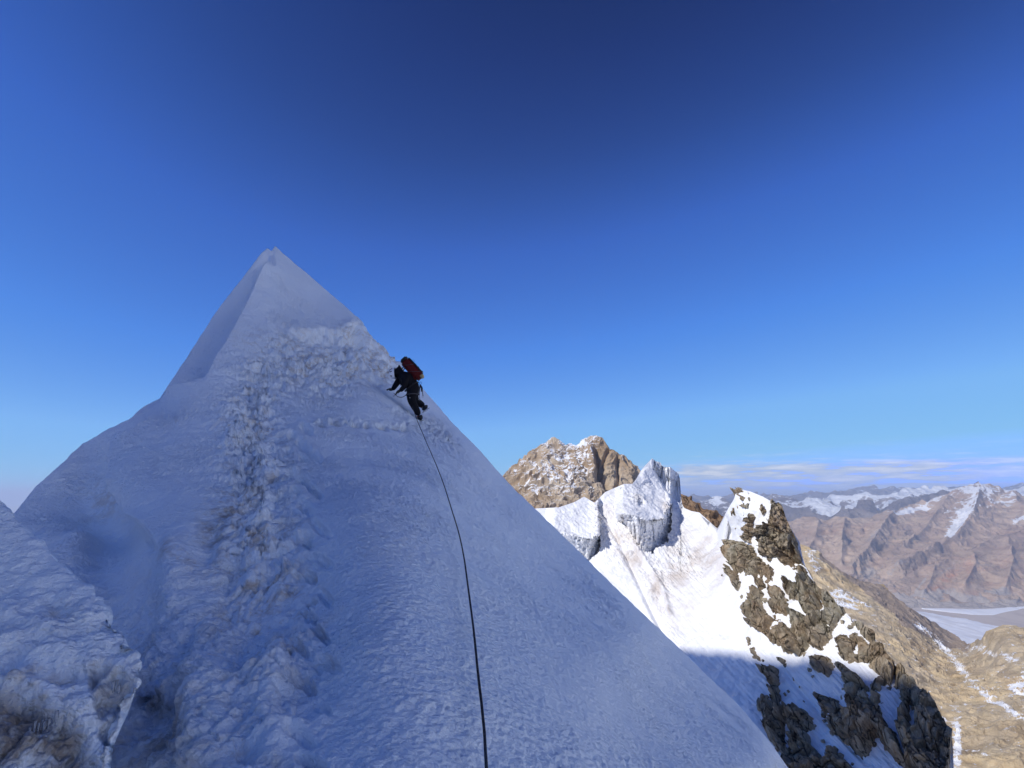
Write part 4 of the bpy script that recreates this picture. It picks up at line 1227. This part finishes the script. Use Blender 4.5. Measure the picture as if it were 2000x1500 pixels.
# middle range with snowfields
def range_attr(U, V, P, T, r):
    s = blobs(U, V, [(1600, 985, 30, 9, 25, 0.9), (1620, 998, 24, 8, 15, 0.9), (1665, 983, 14, 9, -55, 0.0), (1820, 958, 60, 8, 0, 0.7), (1780, 962, 40, 10, -15, 0.6), (1880, 955, 30, 8, 0, 0.5),
                     (1990, 956, 30, 14, 0, 0.9), (1740, 985, 30, 6, -25, 0.2), (1640, 972, 40, 6, 0, 0.45), (1690, 965, 40, 6, 0, 0.4), (1395, 972, 20, 6, 0, 0.3), (1540, 985, 30, 6, 10, 0.3)])
    return {'snow': s - 0.02}


far_sheet('snowy_range', [(1250, 1000), (1300, 985), (1352, 977), (1372, 973), (1398, 969), (1419, 975), (1440, 980), (1480, 968), (1510, 967), (1545, 975), (1566, 980), (1587, 972), (1606, 979), (1625, 967), (1650, 972), (1680, 966), (1712, 968),
                          (1740, 966), (1758, 961), (1772, 955), (1786, 957), (1804, 952), (1820, 956), (1835, 950), (1846, 954), (1853, 959), (1867, 953), (1890, 950), (1930, 958), (1960, 962), (1972, 959), (2000, 950), (2100, 945), (2300, 955)],
          [(1250, 1000, 17200), (1400, 969, 18600), (1545, 975, 18600), (1650, 973, 19300), (1772, 955, 19300), (1853, 959, 18950), (2000, 950, 19300), (2300, 955, 19300),
           (1250, 1060, 13700), (1450, 1060, 13350), (1600, 1000, 16150), (1700, 1000, 15450), (1600, 1050, 13350), (1800, 1050, 13560), (2300, 1050, 13560), (1800, 990, 16500), (1520, 1000, 15450)],
          1062, 1250, 2300, 620, 170, backs(6, 5000, 2200), 230, 1900, M_RANGE, 950, attrs=range_attr, crestamp=0.12, gam=1.4)


def dark_attr(U, V, P, T, r):
    return {'snow': blobs(U, V, [(1664, 985, 14, 8, -50, 1.3), (1655, 994, 8, 5, -40, 0.8), (1625, 1012, 20, 2, -25, 0.5)]) - 0.35}


far_sheet('dark_ridge', [(1560, 1045), (1600, 1022), (1608, 1015), (1630, 1003), (1650, 992), (1665, 981), (1678, 974), (1690, 977), (1705, 985), (1716, 998), (1730, 990), (1745, 984), (1770, 975), (1800, 966), (1835, 960), (1860, 963), (1900, 985)],
          [(1560, 1045, 13700), (1608, 1015, 14400), (1678, 974, 15450), (1716, 998, 14960), (1770, 975, 15450), (1835, 960, 16150), (1900, 985, 15800), (1560, 1060, 13140), (1700, 1060, 13210), (1900, 1060, 13210)],
          1062, 1560, 1900, 260, 120, backs(6, 3000, 1800), 170, 1800, M_RANGE, 970, attrs=dark_attr, crestamp=0.12)

far_sheet('blue_far_range', [(1150, 975), (1300, 972), (1400, 972), (1440, 967), (1478, 961), (1490, 964), (1510, 965), (1530, 969), (1545, 966), (1560, 967), (1573, 962), (1590, 963), (1615, 964), (1632, 962), (1650, 960), (1667, 959), (1680, 957), (1695, 953), (1706, 954), (1720, 957),
                             (1733, 955), (1744, 951), (1752, 955), (1762, 952), (1775, 957), (1800, 956), (1840, 957), (1900, 953), (1954, 951), (1975, 948), (2000, 945), (2100, 947), (2300, 960)],
          [(1150, 975, 30360), (1700, 953, 31680), (2300, 960, 30360), (1150, 1000, 23760), (1700, 1000, 23760), (2300, 1000, 23760)], 1000, 1150, 2300, 620, 90, backs(5, 9000, 2500), 420, 3600, M_RANGE, 990,
          attrs=lambda U, V, P, T, r: {'snow': U * 0 - 0.15}, crestamp=0.35)


# ------------------------------------------------------------------ loose blocks of the tower
def rock_mesh(seed, flat=0.6):
    r = random.Random(seed)
    bm = bmesh.new()
    for _ in range(16):
        v = Vector((r.gauss(0, 1), r.gauss(0, 1), r.gauss(0, 1))).normalized()
        v = Vector((max(-0.75, min(0.75, v.x)), max(-0.8, min(0.8, v.y)), max(-0.8, min(0.8, v.z)) * flat))
        bm.verts.new(v * r.uniform(0.85, 1.0))
    h = bmesh.ops.convex_hull(bm, input=bm.verts)
    bmesh.ops.delete(bm, geom=list({g for g in h['geom_interior'] + h['geom_unused'] if isinstance(g, bmesh.types.BMVert)}), context='VERTS')
    bmesh.ops.recalc_face_normals(bm, faces=bm.faces)
    me = bpy.data.meshes.new('rock')
    bm.to_mesh(me)
    bm.free()
    me.materials.append(M_ROCK)
    return me


RM = [rock_mesh(40 + k, 0.55 + 0.09 * (k % 5)) for k in range(9)]


def place_rock(u, v, wpx, lift=0.1):
    q = np.unravel_index(np.argmin((TOWU - u) ** 2 + (TOWV - v) ** 2), TOWU.shape)
    P_, N_ = Vector(TOWP[q]), Vector(TOWN[q])
    o = link('rock', rr.choice(RM), None, rock_tower)
    sc = wpx * 0.5 * P_.length / F
    o.location = P_ + N_ * sc * lift
    o.rotation_euler = (rr.uniform(-0.5, 0.5) + 0.5, rr.uniform(-0.4, 0.4) + 0.5, rr.uniform(0, 6.28))
    o.scale = (sc * rr.uniform(0.9, 1.3), sc * rr.uniform(0.8, 1.1), sc * rr.uniform(1.0, 1.5))
    return o


rr = random.Random(5)
for (u, v, w) in [(1450, 1167, 9), (1513, 1162, 8), (1445, 960, 18), (1431, 1003, 12), (1453, 975, 14), (1461, 989, 12), (1508, 981, 14), (1488, 996, 12), (1443, 991, 9), (1456, 1006, 8), (1449, 1032, 9), (1437, 1031, 6),
                  (1573, 1279, 9), (1529, 1292, 14), (1535, 1300, 8), (1523, 1287, 9), (1463, 1250, 14), (1470, 1272, 16), (1477, 1284, 12), (1583, 1310, 12), (1588, 1322, 8), (1592, 1302, 12), (1551, 1326, 6), (1649, 1348, 9),
                  (1647, 1364, 11), (1599, 1358, 6), (1484, 1371, 14), (1489, 1362, 10), (1497, 1362, 11), (1482, 1382, 12), (1608, 1448, 8), (1625, 1431, 7), (1656, 1450, 14), (1518, 1465, 8), (1612, 1408, 10), (1643, 1478, 12),
                  (1652, 1245, 10), (1660, 1225, 10), (1646, 1216, 10), (1672, 1240, 8), (1690, 1262, 14), (1705, 1272, 12), (1655, 1262, 14), (1668, 1256, 10), (1630, 1222, 12), (1622, 1244, 14), (1606, 1150, 9),
                  (1540, 1350, 5), (1562, 1342, 4), (1570, 1370, 5), (1534, 1356, 7), (1430, 1120, 5), (1410, 1123, 5), (1750, 1410, 8), (1735, 1356, 6), (1719, 1240, 8), (1500, 1136, 12), (1475, 1160, 14), (1494, 1172, 12)]:
    place_rock(u, v, w)
for _ in range(90):      # rubble along the edges of the outcrops
    for _k in range(60):
        a_, b_ = rr.randrange(30, 500), rr.randrange(20, 600)
        if -3.0 < TOWS[a_, b_] < 1.0:
            break
    place_rock(TOWU[a_, b_], TOWV[a_, b_], rr.uniform(5, 13), 0.0)


# ------------------------------------------------------------------ plain materials
def plain(name, col, rough=0.8, spec=0.3, metal=0.0, noise=None):
    k = NT(name)
    if noise:
        c = k.mix(k.ramp(k.noise(k.pos(), noise, 5, 0.6), [(0.3, 0.0), (0.7, 1.0)]), col, tuple(x * 0.55 for x in col))
        k.set('Base Color', c)
        k.set('Normal', k.bump(k.noise(k.pos(), noise * 1.5, 3), 0.01, 0.6))
    else:
        k.set('Base Color', col)
    k.set('Roughness', rough)
    k.set('Specular IOR Level', spec)
    k.set('Metallic', metal)
    return k.m


M_CLOTH = plain('dark_navy_cloth', (0.006, 0.006, 0.010), 0.75, 0.2, 0, 22)
M_PANTS = plain('black_cloth', (0.008, 0.008, 0.010), 0.8, 0.2, 0, 22)
M_SKIN = plain('skin', (0.35, 0.20, 0.14), 0.6)
M_HELMET = plain('pale_grey_shell', (0.92, 0.93, 0.95), 0.2, 0.5)
M_DARK = plain('black_plastic', (0.012, 0.012, 0.014), 0.5, 0.4)
M_REDCLOTH = plain('dark_red_fabric', (0.12, 0.010, 0.010), 0.75, 0.2, 0, 25)
M_STRAP = plain('grey_webbing', (0.07, 0.07, 0.08), 0.8)
M_METAL = plain('bare_metal', (0.55, 0.56, 0.58), 0.3, 0.5, 0.9)
M_YEL = plain('dull_yellow_fabric', (0.45, 0.36, 0.18), 0.8)
M_ORANGE = plain('orange_trim', (0.40, 0.14, 0.03), 0.8)
M_BLUE = plain('blue_metal', (0.05, 0.12, 0.45), 0.35, 0.5, 0.6)
k_ = NT('icicle_ice')
k_.set('Base Color', (0.75, 0.80, 0.86))
k_.set('Roughness', 0.12)
k_.set('Transmission Weight', 0.7)
k_.set('IOR', 1.31)
M_ICE = k_.m


def skin_mesh(name, verts, edges, radii, root=0, sub=2):
    me = bpy.data.meshes.new(name)
    me.from_pydata([tuple(v) for v in verts], edges, [])
    o = bpy.data.objects.new(name, me)
    COL.objects.link(o)
    m = o.modifiers.new('skin', 'SKIN')
    m.use_smooth_shade = True
    for i_, r_ in enumerate(radii):
        sv = me.skin_vertices[0].data[i_]
        rx = r_ if isinstance(r_, tuple) else (r_, r_)
        sv.radius = rx
        sv.use_root = (i_ == root)
    m2 = o.modifiers.new('sub', 'SUBSURF')
    m2.levels = m2.render_levels = sub
    dg = bpy.context.evaluated_depsgraph_get()
    dg.update()
    out = bpy.data.meshes.new_from_object(o.evaluated_get(dg))
    out.name = name
    bpy.data.objects.remove(o)
    return out


def finish(me, mat, parent, name, label=None):
    for p_ in me.polygons:
        p_.use_smooth = True
    me.materials.clear()
    o = link(name, me, mat, parent)
    if parent is not None:
        o.matrix_parent_inverse = parent.matrix_world.inverted()
    if label:
        o['label'] = label
    return o


def tube(name, pts, r, mat, parent=None, seg=8, closed=False, taper=None):
    pts = [Vector(p_) for p_ in pts]
    bm = bmesh.new()
    rings = []
    n = len(pts)
    up = Vector((0.3, 0.2, 1)).normalized()
    for i_, p_ in enumerate(pts):
        a_ = pts[(i_ + 1) % n] if (closed or i_ < n - 1) else p_
        b_ = pts[i_ - 1] if (closed or i_ > 0) else p_
        t_ = (a_ - b_).normalized()
        x_ = t_.cross(up).normalized()
        y_ = t_.cross(x_).normalized()
        rad = r if taper is None else r * (1 + (taper - 1) * i_ / (n - 1))
        rings.append([bm.verts.new(p_ + (x_ * math.cos(q) + y_ * math.sin(q)) * rad) for q in [2 * math.pi * j / seg for j in range(seg)]])
    for i_ in range(n if closed else n - 1):
        A_, B_ = rings[i_], rings[(i_ + 1) % n]
        for j in range(seg):
            bm.faces.new((A_[j], A_[(j + 1) % seg], B_[(j + 1) % seg], B_[j]))
    if not closed:
        bm.faces.new(rings[0][::-1])
        bm.faces.new(rings[-1])
    bmesh.ops.recalc_face_normals(bm, faces=bm.faces)
    me = bpy.data.meshes.new(name)
    bm.to_mesh(me)
    bm.free()
    return finish(me, mat, parent, name)


def spline(pts, n=12):
    P_ = [Vector(p_) for p_ in pts]
    P_ = [P_[0] * 2 - P_[1]] + P_ + [P_[-1] * 2 - P_[-2]]
    out = []
    for i_ in range(1, len(P_) - 2):
        for j in range(n):
            t_ = j / n
            a_, b_, c_, d_ = P_[i_ - 1:i_ + 3]
            out.append(0.5 * ((2 * b_) + (c_ - a_) * t_ + (2 * a_ - 5 * b_ + 4 * c_ - d_) * t_ * t_ + (3 * b_ - a_ - 3 * c_ + d_) * t_ ** 3))
    out.append(P_[-2])
    return out


# ------------------------------------------------------------------ the climber
CY = 13.0
foot, foot_n = on_near(821, 818)
CY = foot.y - 0.14
K = lambda u, v, dy=0.0: atv(u, v, CY + dy)
person = bpy.data.objects.new('person', None)
COL.objects.link(person)
person.location = K(820, 818)
bpy.context.view_layer.update()
tag(person, 'climber in dark clothes and pale helmet leaning into the steep snow slope', 'person')

# body: pelvis, spine, neck, head, arms and legs as one surface (metres; y away from the camera)
BV = [(806, 758, -0.28), (803, 750, -0.30), (797, 740, -0.31), (789, 733, -0.32), (781, 730, -0.32), (773, 730, -0.32), (768, 730, -0.32),
      # near arm (reaching down to the snow at its right)
      (791, 741, -0.48), (790, 755, -0.52), (781, 764, -0.46),
      # far arm
      (783, 737, -0.14), (773, 752, -0.10), (766, 762, -0.10),
      # near leg: hip, knee, ankle
      (806, 764, -0.38), (802, 780, -0.36), (815, 803, -0.22), (818, 812, -0.16),
      # far leg
      (809, 763, -0.18), (808, 781, -0.14), (823, 790, -0.03), (828, 794, -0.02)]
BE = [(0, 1), (1, 2), (2, 3), (3, 4), (4, 5), (5, 6), (3, 7), (7, 8), (8, 9), (3, 10), (10, 11), (11, 12), (0, 13), (13, 14), (14, 15), (15, 16), (0, 17), (17, 18), (18, 19), (19, 20)]
BR = [0.175, 0.17, 0.19, 0.17, 0.10, 0.10, 0.085, 0.095, 0.072, 0.05, 0.095, 0.072, 0.05, 0.150, 0.115, 0.085, 0.07, 0.150, 0.115, 0.085, 0.07]
body = finish(skin_mesh('body', [K(*b) for b in BV], BE, BR, 0, 2), M_CLOTH, person, 'body')

hood = finish(skin_mesh('hood', [K(783, 721, -0.32), K(778, 724, -0.32), K(773, 729, -0.32)], [(0, 1), (1, 2)], [0.07, 0.095, 0.105], 1, 2), M_CLOTH, person, 'hood')


def helmet_mesh():
    bm = bmesh.new()
    bmesh.ops.create_uvsphere(bm, u_segments=28, v_segments=18, radius=1.0)
    geom = [v for v in bm.verts if v.co.z < -0.22]
    bmesh.ops.delete(bm, geom=geom, context='VERTS')
    for v in bm.verts:
        v.co.x *= 0.115
        v.co.y *= 0.135
        v.co.z *= 0.135
        if v.co.z < 0.0:
            v.co.x *= 1.03
            v.co.y *= 1.04
    bmesh.ops.solidify(bm, geom=bm.faces[:], thickness=0.012)
    me = bpy.data.meshes.new('helmet')
    bm.to_mesh(me)
    bm.free()
    return me


hdir = (K(758, 729.5) - K(775, 728)).normalized()
Rh = hdir.to_track_quat('Z', 'Y').to_matrix().to_4x4()
hm_ = helmet_mesh()
hm_.transform(Matrix.Translation(K(770, 729.5, -0.32)) @ Rh)
helmet = finish(hm_, M_HELMET, person, 'helmet')
rim_c = K(770, 729.5, -0.32)
tube('rim', [rim_c + Rh.to_3x3() @ Vector((0.119 * math.cos(q), 0.139 * math.sin(q), -0.028)) for q in [j * math.pi / 12 for j in range(24)]], 0.007, M_DARK, helmet, 6, True)
for wdir, ww in [((0.1, -0.9, 0.25), 0.030), ((0.0, -0.55, 0.85), 0.030), ((-0.6, -0.75, 0.3), 0.026), ((0.1, -0.8, -0.6), 0.028), ((-0.5, -0.4, 0.8), 0.022)]:
    wd = Vector(wdir) + hdir * 0.55
    lc = (Rh.to_3x3().inverted() @ wd).normalized()
    c_ = Vector((lc.x * 0.117, lc.y * 0.137, lc.z * 0.137))
    bm = bmesh.new()
    bmesh.ops.create_uvsphere(bm, u_segments=12, v_segments=6, radius=1.0)
    for v in bm.verts:
        v.co = Vector((v.co.x * ww * 0.5, v.co.y * ww, v.co.z * 0.008))
    bm.transform(Matrix.Translation(c_) @ c_.to_track_quat('Z', 'Y').to_matrix().to_4x4())
    me = bpy.data.meshes.new('vent')
    bm.to_mesh(me)
    bm.free()
    me.transform(Matrix.Translation(rim_c) @ Rh)
    finish(me, M_DARK, helmet, 'vent')

# gloved hands: palm, four fingers and a thumb, pressed into the snow
for (wu, wv_, tu, tv, dy) in [(766, 761, 757, 760, -0.10), (781, 763, 774, 767.5, -0.46)]:
    w_ = K(wu, wv_, dy)
    f_ = (K(tu, tv, dy) - w_).normalized()
    side = Vector((0, 1, 0))
    side = (side - f_ * side.dot(f_)).normalized()
    nrm = f_.cross(side).normalized()
    if nrm.z > 0:
        nrm = -nrm
    vs, es, rs = [w_ - f_ * 0.03, w_ + f_ * 0.03, w_ + f_ * 0.075], [(0, 1), (1, 2)], [0.036, 0.040, 0.040]
    for q, (off, ln) in enumerate([(-0.030, 0.050), (-0.010, 0.062), (0.011, 0.058), (0.030, 0.044)]):
        b0 = w_ + f_ * 0.085 + side * off
        i0 = len(vs)
        vs += [b0, b0 + f_ * ln * 0.55 + nrm * 0.008, b0 + f_ * ln * 0.9 + nrm * 0.032]
        rs += [0.012, 0.0105, 0.009]
        es += [(2, i0), (i0, i0 + 1), (i0 + 1, i0 + 2)]
    i0 = len(vs)
    b0 = w_ + f_ * 0.03 - side * 0.040
    vs += [b0, b0 + f_ * 0.035 - side * 0.018 + nrm * 0.01]
    rs += [0.014, 0.011]
    es += [(1, i0), (i0, i0 + 1)]
    finish(skin_mesh('glove', vs, es, rs, 1, 1), M_DARK, person, 'glove')

# boots with crampons
for (au, av, adY, tu, tv, hu, hv) in [(818, 811, -0.15, 817, 818, 824, 817), (828, 793, -0.02, 825.5, 801, 834, 794)]:
    ank = K(au, av, adY)
    toe, heel = K(tu, tv, adY + 0.10), K(hu, hv, adY - 0.08)
    mid = (toe + heel) / 2
    bt = finish(skin_mesh('boot', [ank, ank * 0.35 + mid * 0.65, toe, heel], [(0, 1), (1, 2), (1, 3)], [0.078, 0.075, 0.056, 0.062], 1, 2), M_DARK, person, 'boot')
    ax = (toe - heel).normalized()
    dn = (mid - ank).normalized()
    dn = (dn - ax * dn.dot(ax)).normalized()
    sd_ = ax.cross(dn)
    cr = tube('crampon', [heel + dn * 0.055 - ax * 0.03 + sd_ * 0.035, toe + dn * 0.05 + sd_ * 0.04, toe + ax * 0.05 + dn * 0.045, toe + dn * 0.05 - sd_ * 0.04, heel + dn * 0.055 - ax * 0.03 - sd_ * 0.035], 0.006, M_METAL, bt, 5, True)
    for (f_, g_) in [(0.05, 1), (0.05, -1), (0.4, 1), (0.4, -1), (0.75, 1), (0.75, -1)]:
        b0 = heel.lerp(toe, f_) + dn * 0.055 + sd_ * 0.035 * g_
        sp_ = tube('spike', [b0, b0 + dn * 0.035], 0.006, M_METAL, bt, 4, False, 0.2)
    for g_ in (1, -1):
        b0 = toe + dn * 0.045 + sd_ * 0.02 * g_
        tube('spike', [b0, b0 + ax * 0.075], 0.006, M_METAL, bt, 4, False, 0.2)
    c_ = ank.lerp(mid, 0.2)
    tube('gaiter_trim', [c_ + (ax * math.cos(q) + sd_ * math.sin(q)) * 0.072 for q in [j * math.pi / 6 for j in range(12)]], 0.006, M_ORANGE, bt, 5, True)
    tube('strap', [c_.lerp(mid, 0.5) + (ax * math.cos(q) * 1.15 + sd_ * math.sin(q)) * 0.070 for q in [j * math.pi / 6 for j in range(12)]], 0.007, M_METAL, bt, 5, True)

# harness: waist belt and leg loops
hipc = K(804, 755, -0.29)
spn = (K(795, 743, -0.31) - K(806, 758, -0.28)).normalized()
e1 = spn.cross(Vector((0, 1, 0))).normalized()
e2 = spn.cross(e1).normalized()
harness = tube('harness', [hipc + (e1 * math.cos(q) + e2 * math.sin(q)) * 0.19 for q in [j * math.pi / 10 for j in range(20)]], 0.016, M_DARK, person, 8, True)
for (u, v, dy) in [(804, 771, -0.37), (808, 771, -0.16)]:
    c_ = K(u, v, dy)
    tube('leg_loop', [c_ + (Vector((1, 0, 0.1)) * math.cos(q) + Vector((0, 1, 0)) * math.sin(q)) * 0.135 for q in [j * math.pi / 8 for j in range(16)]], 0.011, M_STRAP, harness, 6, True)

# ------------------------------------------------------------------ rucksack
pack = bpy.data.objects.new('rucksack', None)
COL.objects.link(pack)
pc = K(804.5, 721, -0.31)
pack.location = pc
bpy.context.view_layer.update()
tag(pack, 'tall dark red rucksack with black lid on the climber\'s back', 'rucksack')
ax_l = (K(786, 701) - K(823, 741)).normalized()      # towards the lid
ax_t = (K(815, 711) - K(795, 731))
ax_t = (ax_t - ax_l * ax_t.dot(ax_l)).normalized()    # away from the back
ax_w = ax_l.cross(ax_t).normalized()
PM = Matrix((ax_w, ax_t, ax_l)).transposed().to_4x4()
PM.translation = pc


def rbox(sx, sy, sz, off, bev, taper=1.0, cuts=0, wob=0.0):
    bm = bmesh.new()
    bmesh.ops.create_cube(bm, size=1.0)
    for v in bm.verts:
        k2 = taper if v.co.z > 0 else 1.0
        v.co = Vector((v.co.x * sx * k2, v.co.y * sy * k2, v.co.z * sz))
    bmesh.ops.bevel(bm, geom=bm.edges[:], offset=bev, segments=3, affect='EDGES')
    if cuts:
        bmesh.ops.subdivide_edges(bm, edges=bm.edges[:], cuts=cuts, use_grid_fill=True)
        for v in bm.verts:
            v.co += v.normal * wob * math.sin(v.co.z * 31 + v.co.x * 17) * math.cos(v.co.y * 23)
    bm.transform(Matrix.Translation(Vector(off)))
    bm.transform(PM)
    me = bpy.data.meshes.new('part')
    bm.to_mesh(me)
    bm.free()
    return me


finish(rbox(0.30, 0.235, 0.58, (0, 0, -0.02), 0.045, 0.97, 2, 0.006), M_REDCLOTH, pack, 'pack_body')
finish(rbox(0.29, 0.20, 0.07, (0, 0.015, 0.292), 0.03), M_DARK, pack, 'lid')
finish(rbox(0.22, 0.05, 0.50, (0, 0.122, 0.0), 0.02, 1.0, 2, 0.004), M_DARK, pack, 'back_pocket')
finish(rbox(0.26, 0.10, 0.05, (0, 0.06, -0.305), 0.02), M_YEL, pack, 'base_patch')
T_ = lambda x, y, z: PM @ Vector((x, y, z))
for z0, z1 in [(0.16, 0.02), (-0.04, -0.22)]:
    tube('compression_strap', [T_(-0.155, -0.09, z0), T_(-0.158, 0.0, (z0 + z1) / 2), T_(-0.15, 0.11, z1)], 0.006, M_STRAP, pack, 5)
for x_ in (-0.08, 0.08):
    tube('shoulder_strap', spline([T_(x_, -0.11, 0.16), T_(x_, -0.19, 0.13), T_(x_, -0.26, 0.02), T_(x_, -0.22, -0.12), T_(x_, -0.12, -0.2)], 5), 0.014, M_DARK, pack, 6)
tube('haul_loop', spline([T_(-0.03, 0.14, 0.16), T_(-0.02, 0.18, 0.14), T_(0.02, 0.18, 0.12), T_(0.03, 0.14, 0.10)], 5), 0.004, M_STRAP, pack, 5)
for x_, z_ in [(0.05, 0.05), (-0.05, -0.08), (0.04, -0.2)]:
    tube('buckle', [T_(x_ - 0.02, 0.152, z_), T_(x_ + 0.02, 0.156, z_ - 0.01)], 0.008, M_DARK, pack, 6)

# ------------------------------------------------------------------ gear hanging from the harness
gear = bpy.data.objects.new('climbing_gear', None)
COL.objects.link(gear)
gear.location = K(821, 748, -0.34)
bpy.context.view_layer.update()
tag(gear, 'bunch of carabiners and ice screws hanging at the climber\'s hip', 'climbing gear')
c_ = K(821, 748.5, -0.36)
tube('carabiner', [c_ + Vector((math.cos(q) * 0.026, 0.01 * math.sin(q), math.sin(q) * 0.036)) for q in [j * math.pi / 7 for j in range(14)]], 0.006, M_BLUE, gear, 6, True)
for (u0, v0, u1, v1, dy, r_) in [(821, 751, 819, 762, -0.37, 0.015), (822, 752, 823, 765, -0.34, 0.014), (820, 752, 818.5, 778, -0.36, 0.008), (823, 754, 826, 773, -0.33, 0.009), (824, 755, 825, 766, -0.36, 0.013)]:
    tube('ice_screw', [K(u0, v0, dy), K((u0 + u1) / 2 + 0.4, (v0 + v1) / 2, dy), K(u1, v1, dy)], r_, M_DARK, gear, 6, False, 0.75)
for (u, v, dy) in [(819, 779, -0.36), (826, 774, -0.33), (817, 749, -0.38), (801, 775, -0.45), (807, 749, -0.47)]:
    c_ = K(u, v, dy)
    tube('carabiner', [c_ + Vector((math.cos(q) * 0.018, 0.008 * math.sin(q), math.sin(q) * 0.03)) for q in [j * math.pi / 6 for j in range(12)]], 0.0045, M_METAL if v > 770 else M_DARK, gear, 5, True)

# sling looping from the harness to the snow by the hands
sl = tube('sling', spline([K(796, 765, -0.44), K(793, 771, -0.42), K(786, 775.5, -0.36), K(778, 775, -0.28), K(772, 771, -0.2), K(769.5, 768, -0.12)], 8), 0.008, M_DARK, None, 6)
tag(sl, 'thin dark sling drooping from the harness to the snow by the hands', 'sling')
# ice axe under the near hand
axe = bpy.data.objects.new('ice_axe', None)
COL.objects.link(axe)
axe.location = K(776, 768, -0.4)
bpy.context.view_layer.update()
tag(axe, 'short ice axe pushed into the snow under the climber\'s hand', 'ice axe')
tube('shaft', [K(779, 765, -0.45), K(772, 771, -0.16), K(768, 774, 0.05)], 0.011, M_METAL, axe, 7)
tube('pick', spline([K(783, 762.5, -0.50), K(779.5, 764.5, -0.46), K(777.5, 768.5, -0.40), K(777, 771.5, -0.34)], 4), 0.009, M_METAL, axe, 5, False, 0.3)

# ------------------------------------------------------------------ rope
RP = [(815, 822), (822, 838), (830, 857), (840, 880), (850, 903), (860, 928), (868, 950), (876, 975), (883, 998), (890, 1020), (897, 1045), (903, 1072), (908, 1100), (912, 1130), (916, 1160),
      (921, 1198), (925, 1230), (929, 1268), (932, 1300), (936, 1337), (940, 1370), (943, 1400), (946, 1430), (948, 1465), (950, 1500), (952, 1560), (953, 1640), (953, 1730)]
pts = [K(801, 758, -0.46), K(799, 768, -0.47), K(801, 780, -0.44), K(805, 794, -0.36)]
ru_, rv_ = np.array(spline([(u, v, 0) for u, v in RP], 6))[:, :2].T
ds_ = []
for u, v in zip(ru_, rv_):
    m_ = ((NEARU - u) ** 2 + (NEARV - v) ** 2) < 25
    if not m_.any():
        m_ = ((NEARU - u) ** 2 + (NEARV - v) ** 2) < 400
    q_ = NEARP[m_] @ np.array(atv(u, v, 1.0).normalized())
    ds_.append(np.percentile(q_, 4) * 0.997 - 0.018)
ds_ = np.array(ds_)
ds_ = np.array([ds_[max(0, q - 6):q + 7].min() for q in range(len(ds_))])
ds_ = np.convolve(np.pad(ds_, 6, mode='edge'), np.ones(13) / 13, 'valid')
for u, v, d_ in list(zip(ru_, rv_, ds_))[1:]:
    pts.append(atv(u, v, 1.0).normalized() * float(d_))
rope = tube('climbing_rope', spline(pts, 3), 0.0058, None, None, 8)
kr = NT('black_rope')
kr.set('Base Color', kr.ramp(kr.noise(kr.pos((1, 1, 1)), 90.0, 3), [(0.45, (0.010, 0.009, 0.010)), (0.7, (0.07, 0.06, 0.06))]))
kr.set('Roughness', 0.8)
rope.data.materials.append(kr.m)
tag(rope, 'long black climbing rope running down the snow from the climber', 'rope')

# ------------------------------------------------------------------ icicles under the bank's lip
rr = random.Random(9)
for (u, v, L, D) in [(273, 1332, 0.05, 1.70), (268, 1342, 0.035, 1.69), (262, 1350, 0.02, 1.68), (78, 1372, 0.06, 1.33), (84, 1374, 0.045, 1.33), (88, 1370, 0.07, 1.34), (66, 1380, 0.03, 1.32), (72, 1378, 0.035, 1.32), (95, 1376, 0.025, 1.34),
                     (228, 1318, 0.05, 1.62), (222, 1322, 0.03, 1.61), (110, 1372, 0.03, 1.36), (55, 1384, 0.025, 1.3), (233, 1330, 0.03, 1.62)]:
    i_ = np.unravel_index(np.argmin((Ub - u) ** 2 + (Vb - v) ** 2), Ub.shape)
    b0 = Vector(Pb[i_]) + Vector(Nb[i_]) * 0.012
    ic = tube('icicle', [b0 + Vector((0, 0, 0.01)), b0 - Vector((0, 0, L * 0.4)), b0 + Vector((rr.uniform(-0.002, 0.002), 0, -L))], rr.uniform(0.003, 0.005), M_ICE, bank, 6, False, 0.1)

# ------------------------------------------------------------------ haze
hz = bpy.data.meshes.new('haze')
bm = bmesh.new()
bmesh.ops.create_cube(bm, size=1.0)
for v in bm.verts:
    v.co = Vector((v.co.x * 260000, v.co.y * 260000 + 10000, -1640 if v.co.z < 0 else 860))
bm.to_mesh(hz)
bm.free()
hm = bpy.data.materials.new('thin_air')
hm.use_nodes = True
ht = hm.node_tree
ht.nodes.clear()
ho = ht.nodes.new('ShaderNodeOutputMaterial')
hv = ht.nodes.new('ShaderNodeVolumePrincipled')
hv.inputs['Color'].default_value = (0.66, 0.79, 1.0, 1)
hv.inputs['Density'].default_value = 2.9e-5
hv.inputs['Anisotropy'].default_value = 0.0
ht.links.new(hv.outputs[0], ho.inputs['Volume'])
hz_o = link('haze', hz, hm)
hz_o['kind'] = 'stuff'
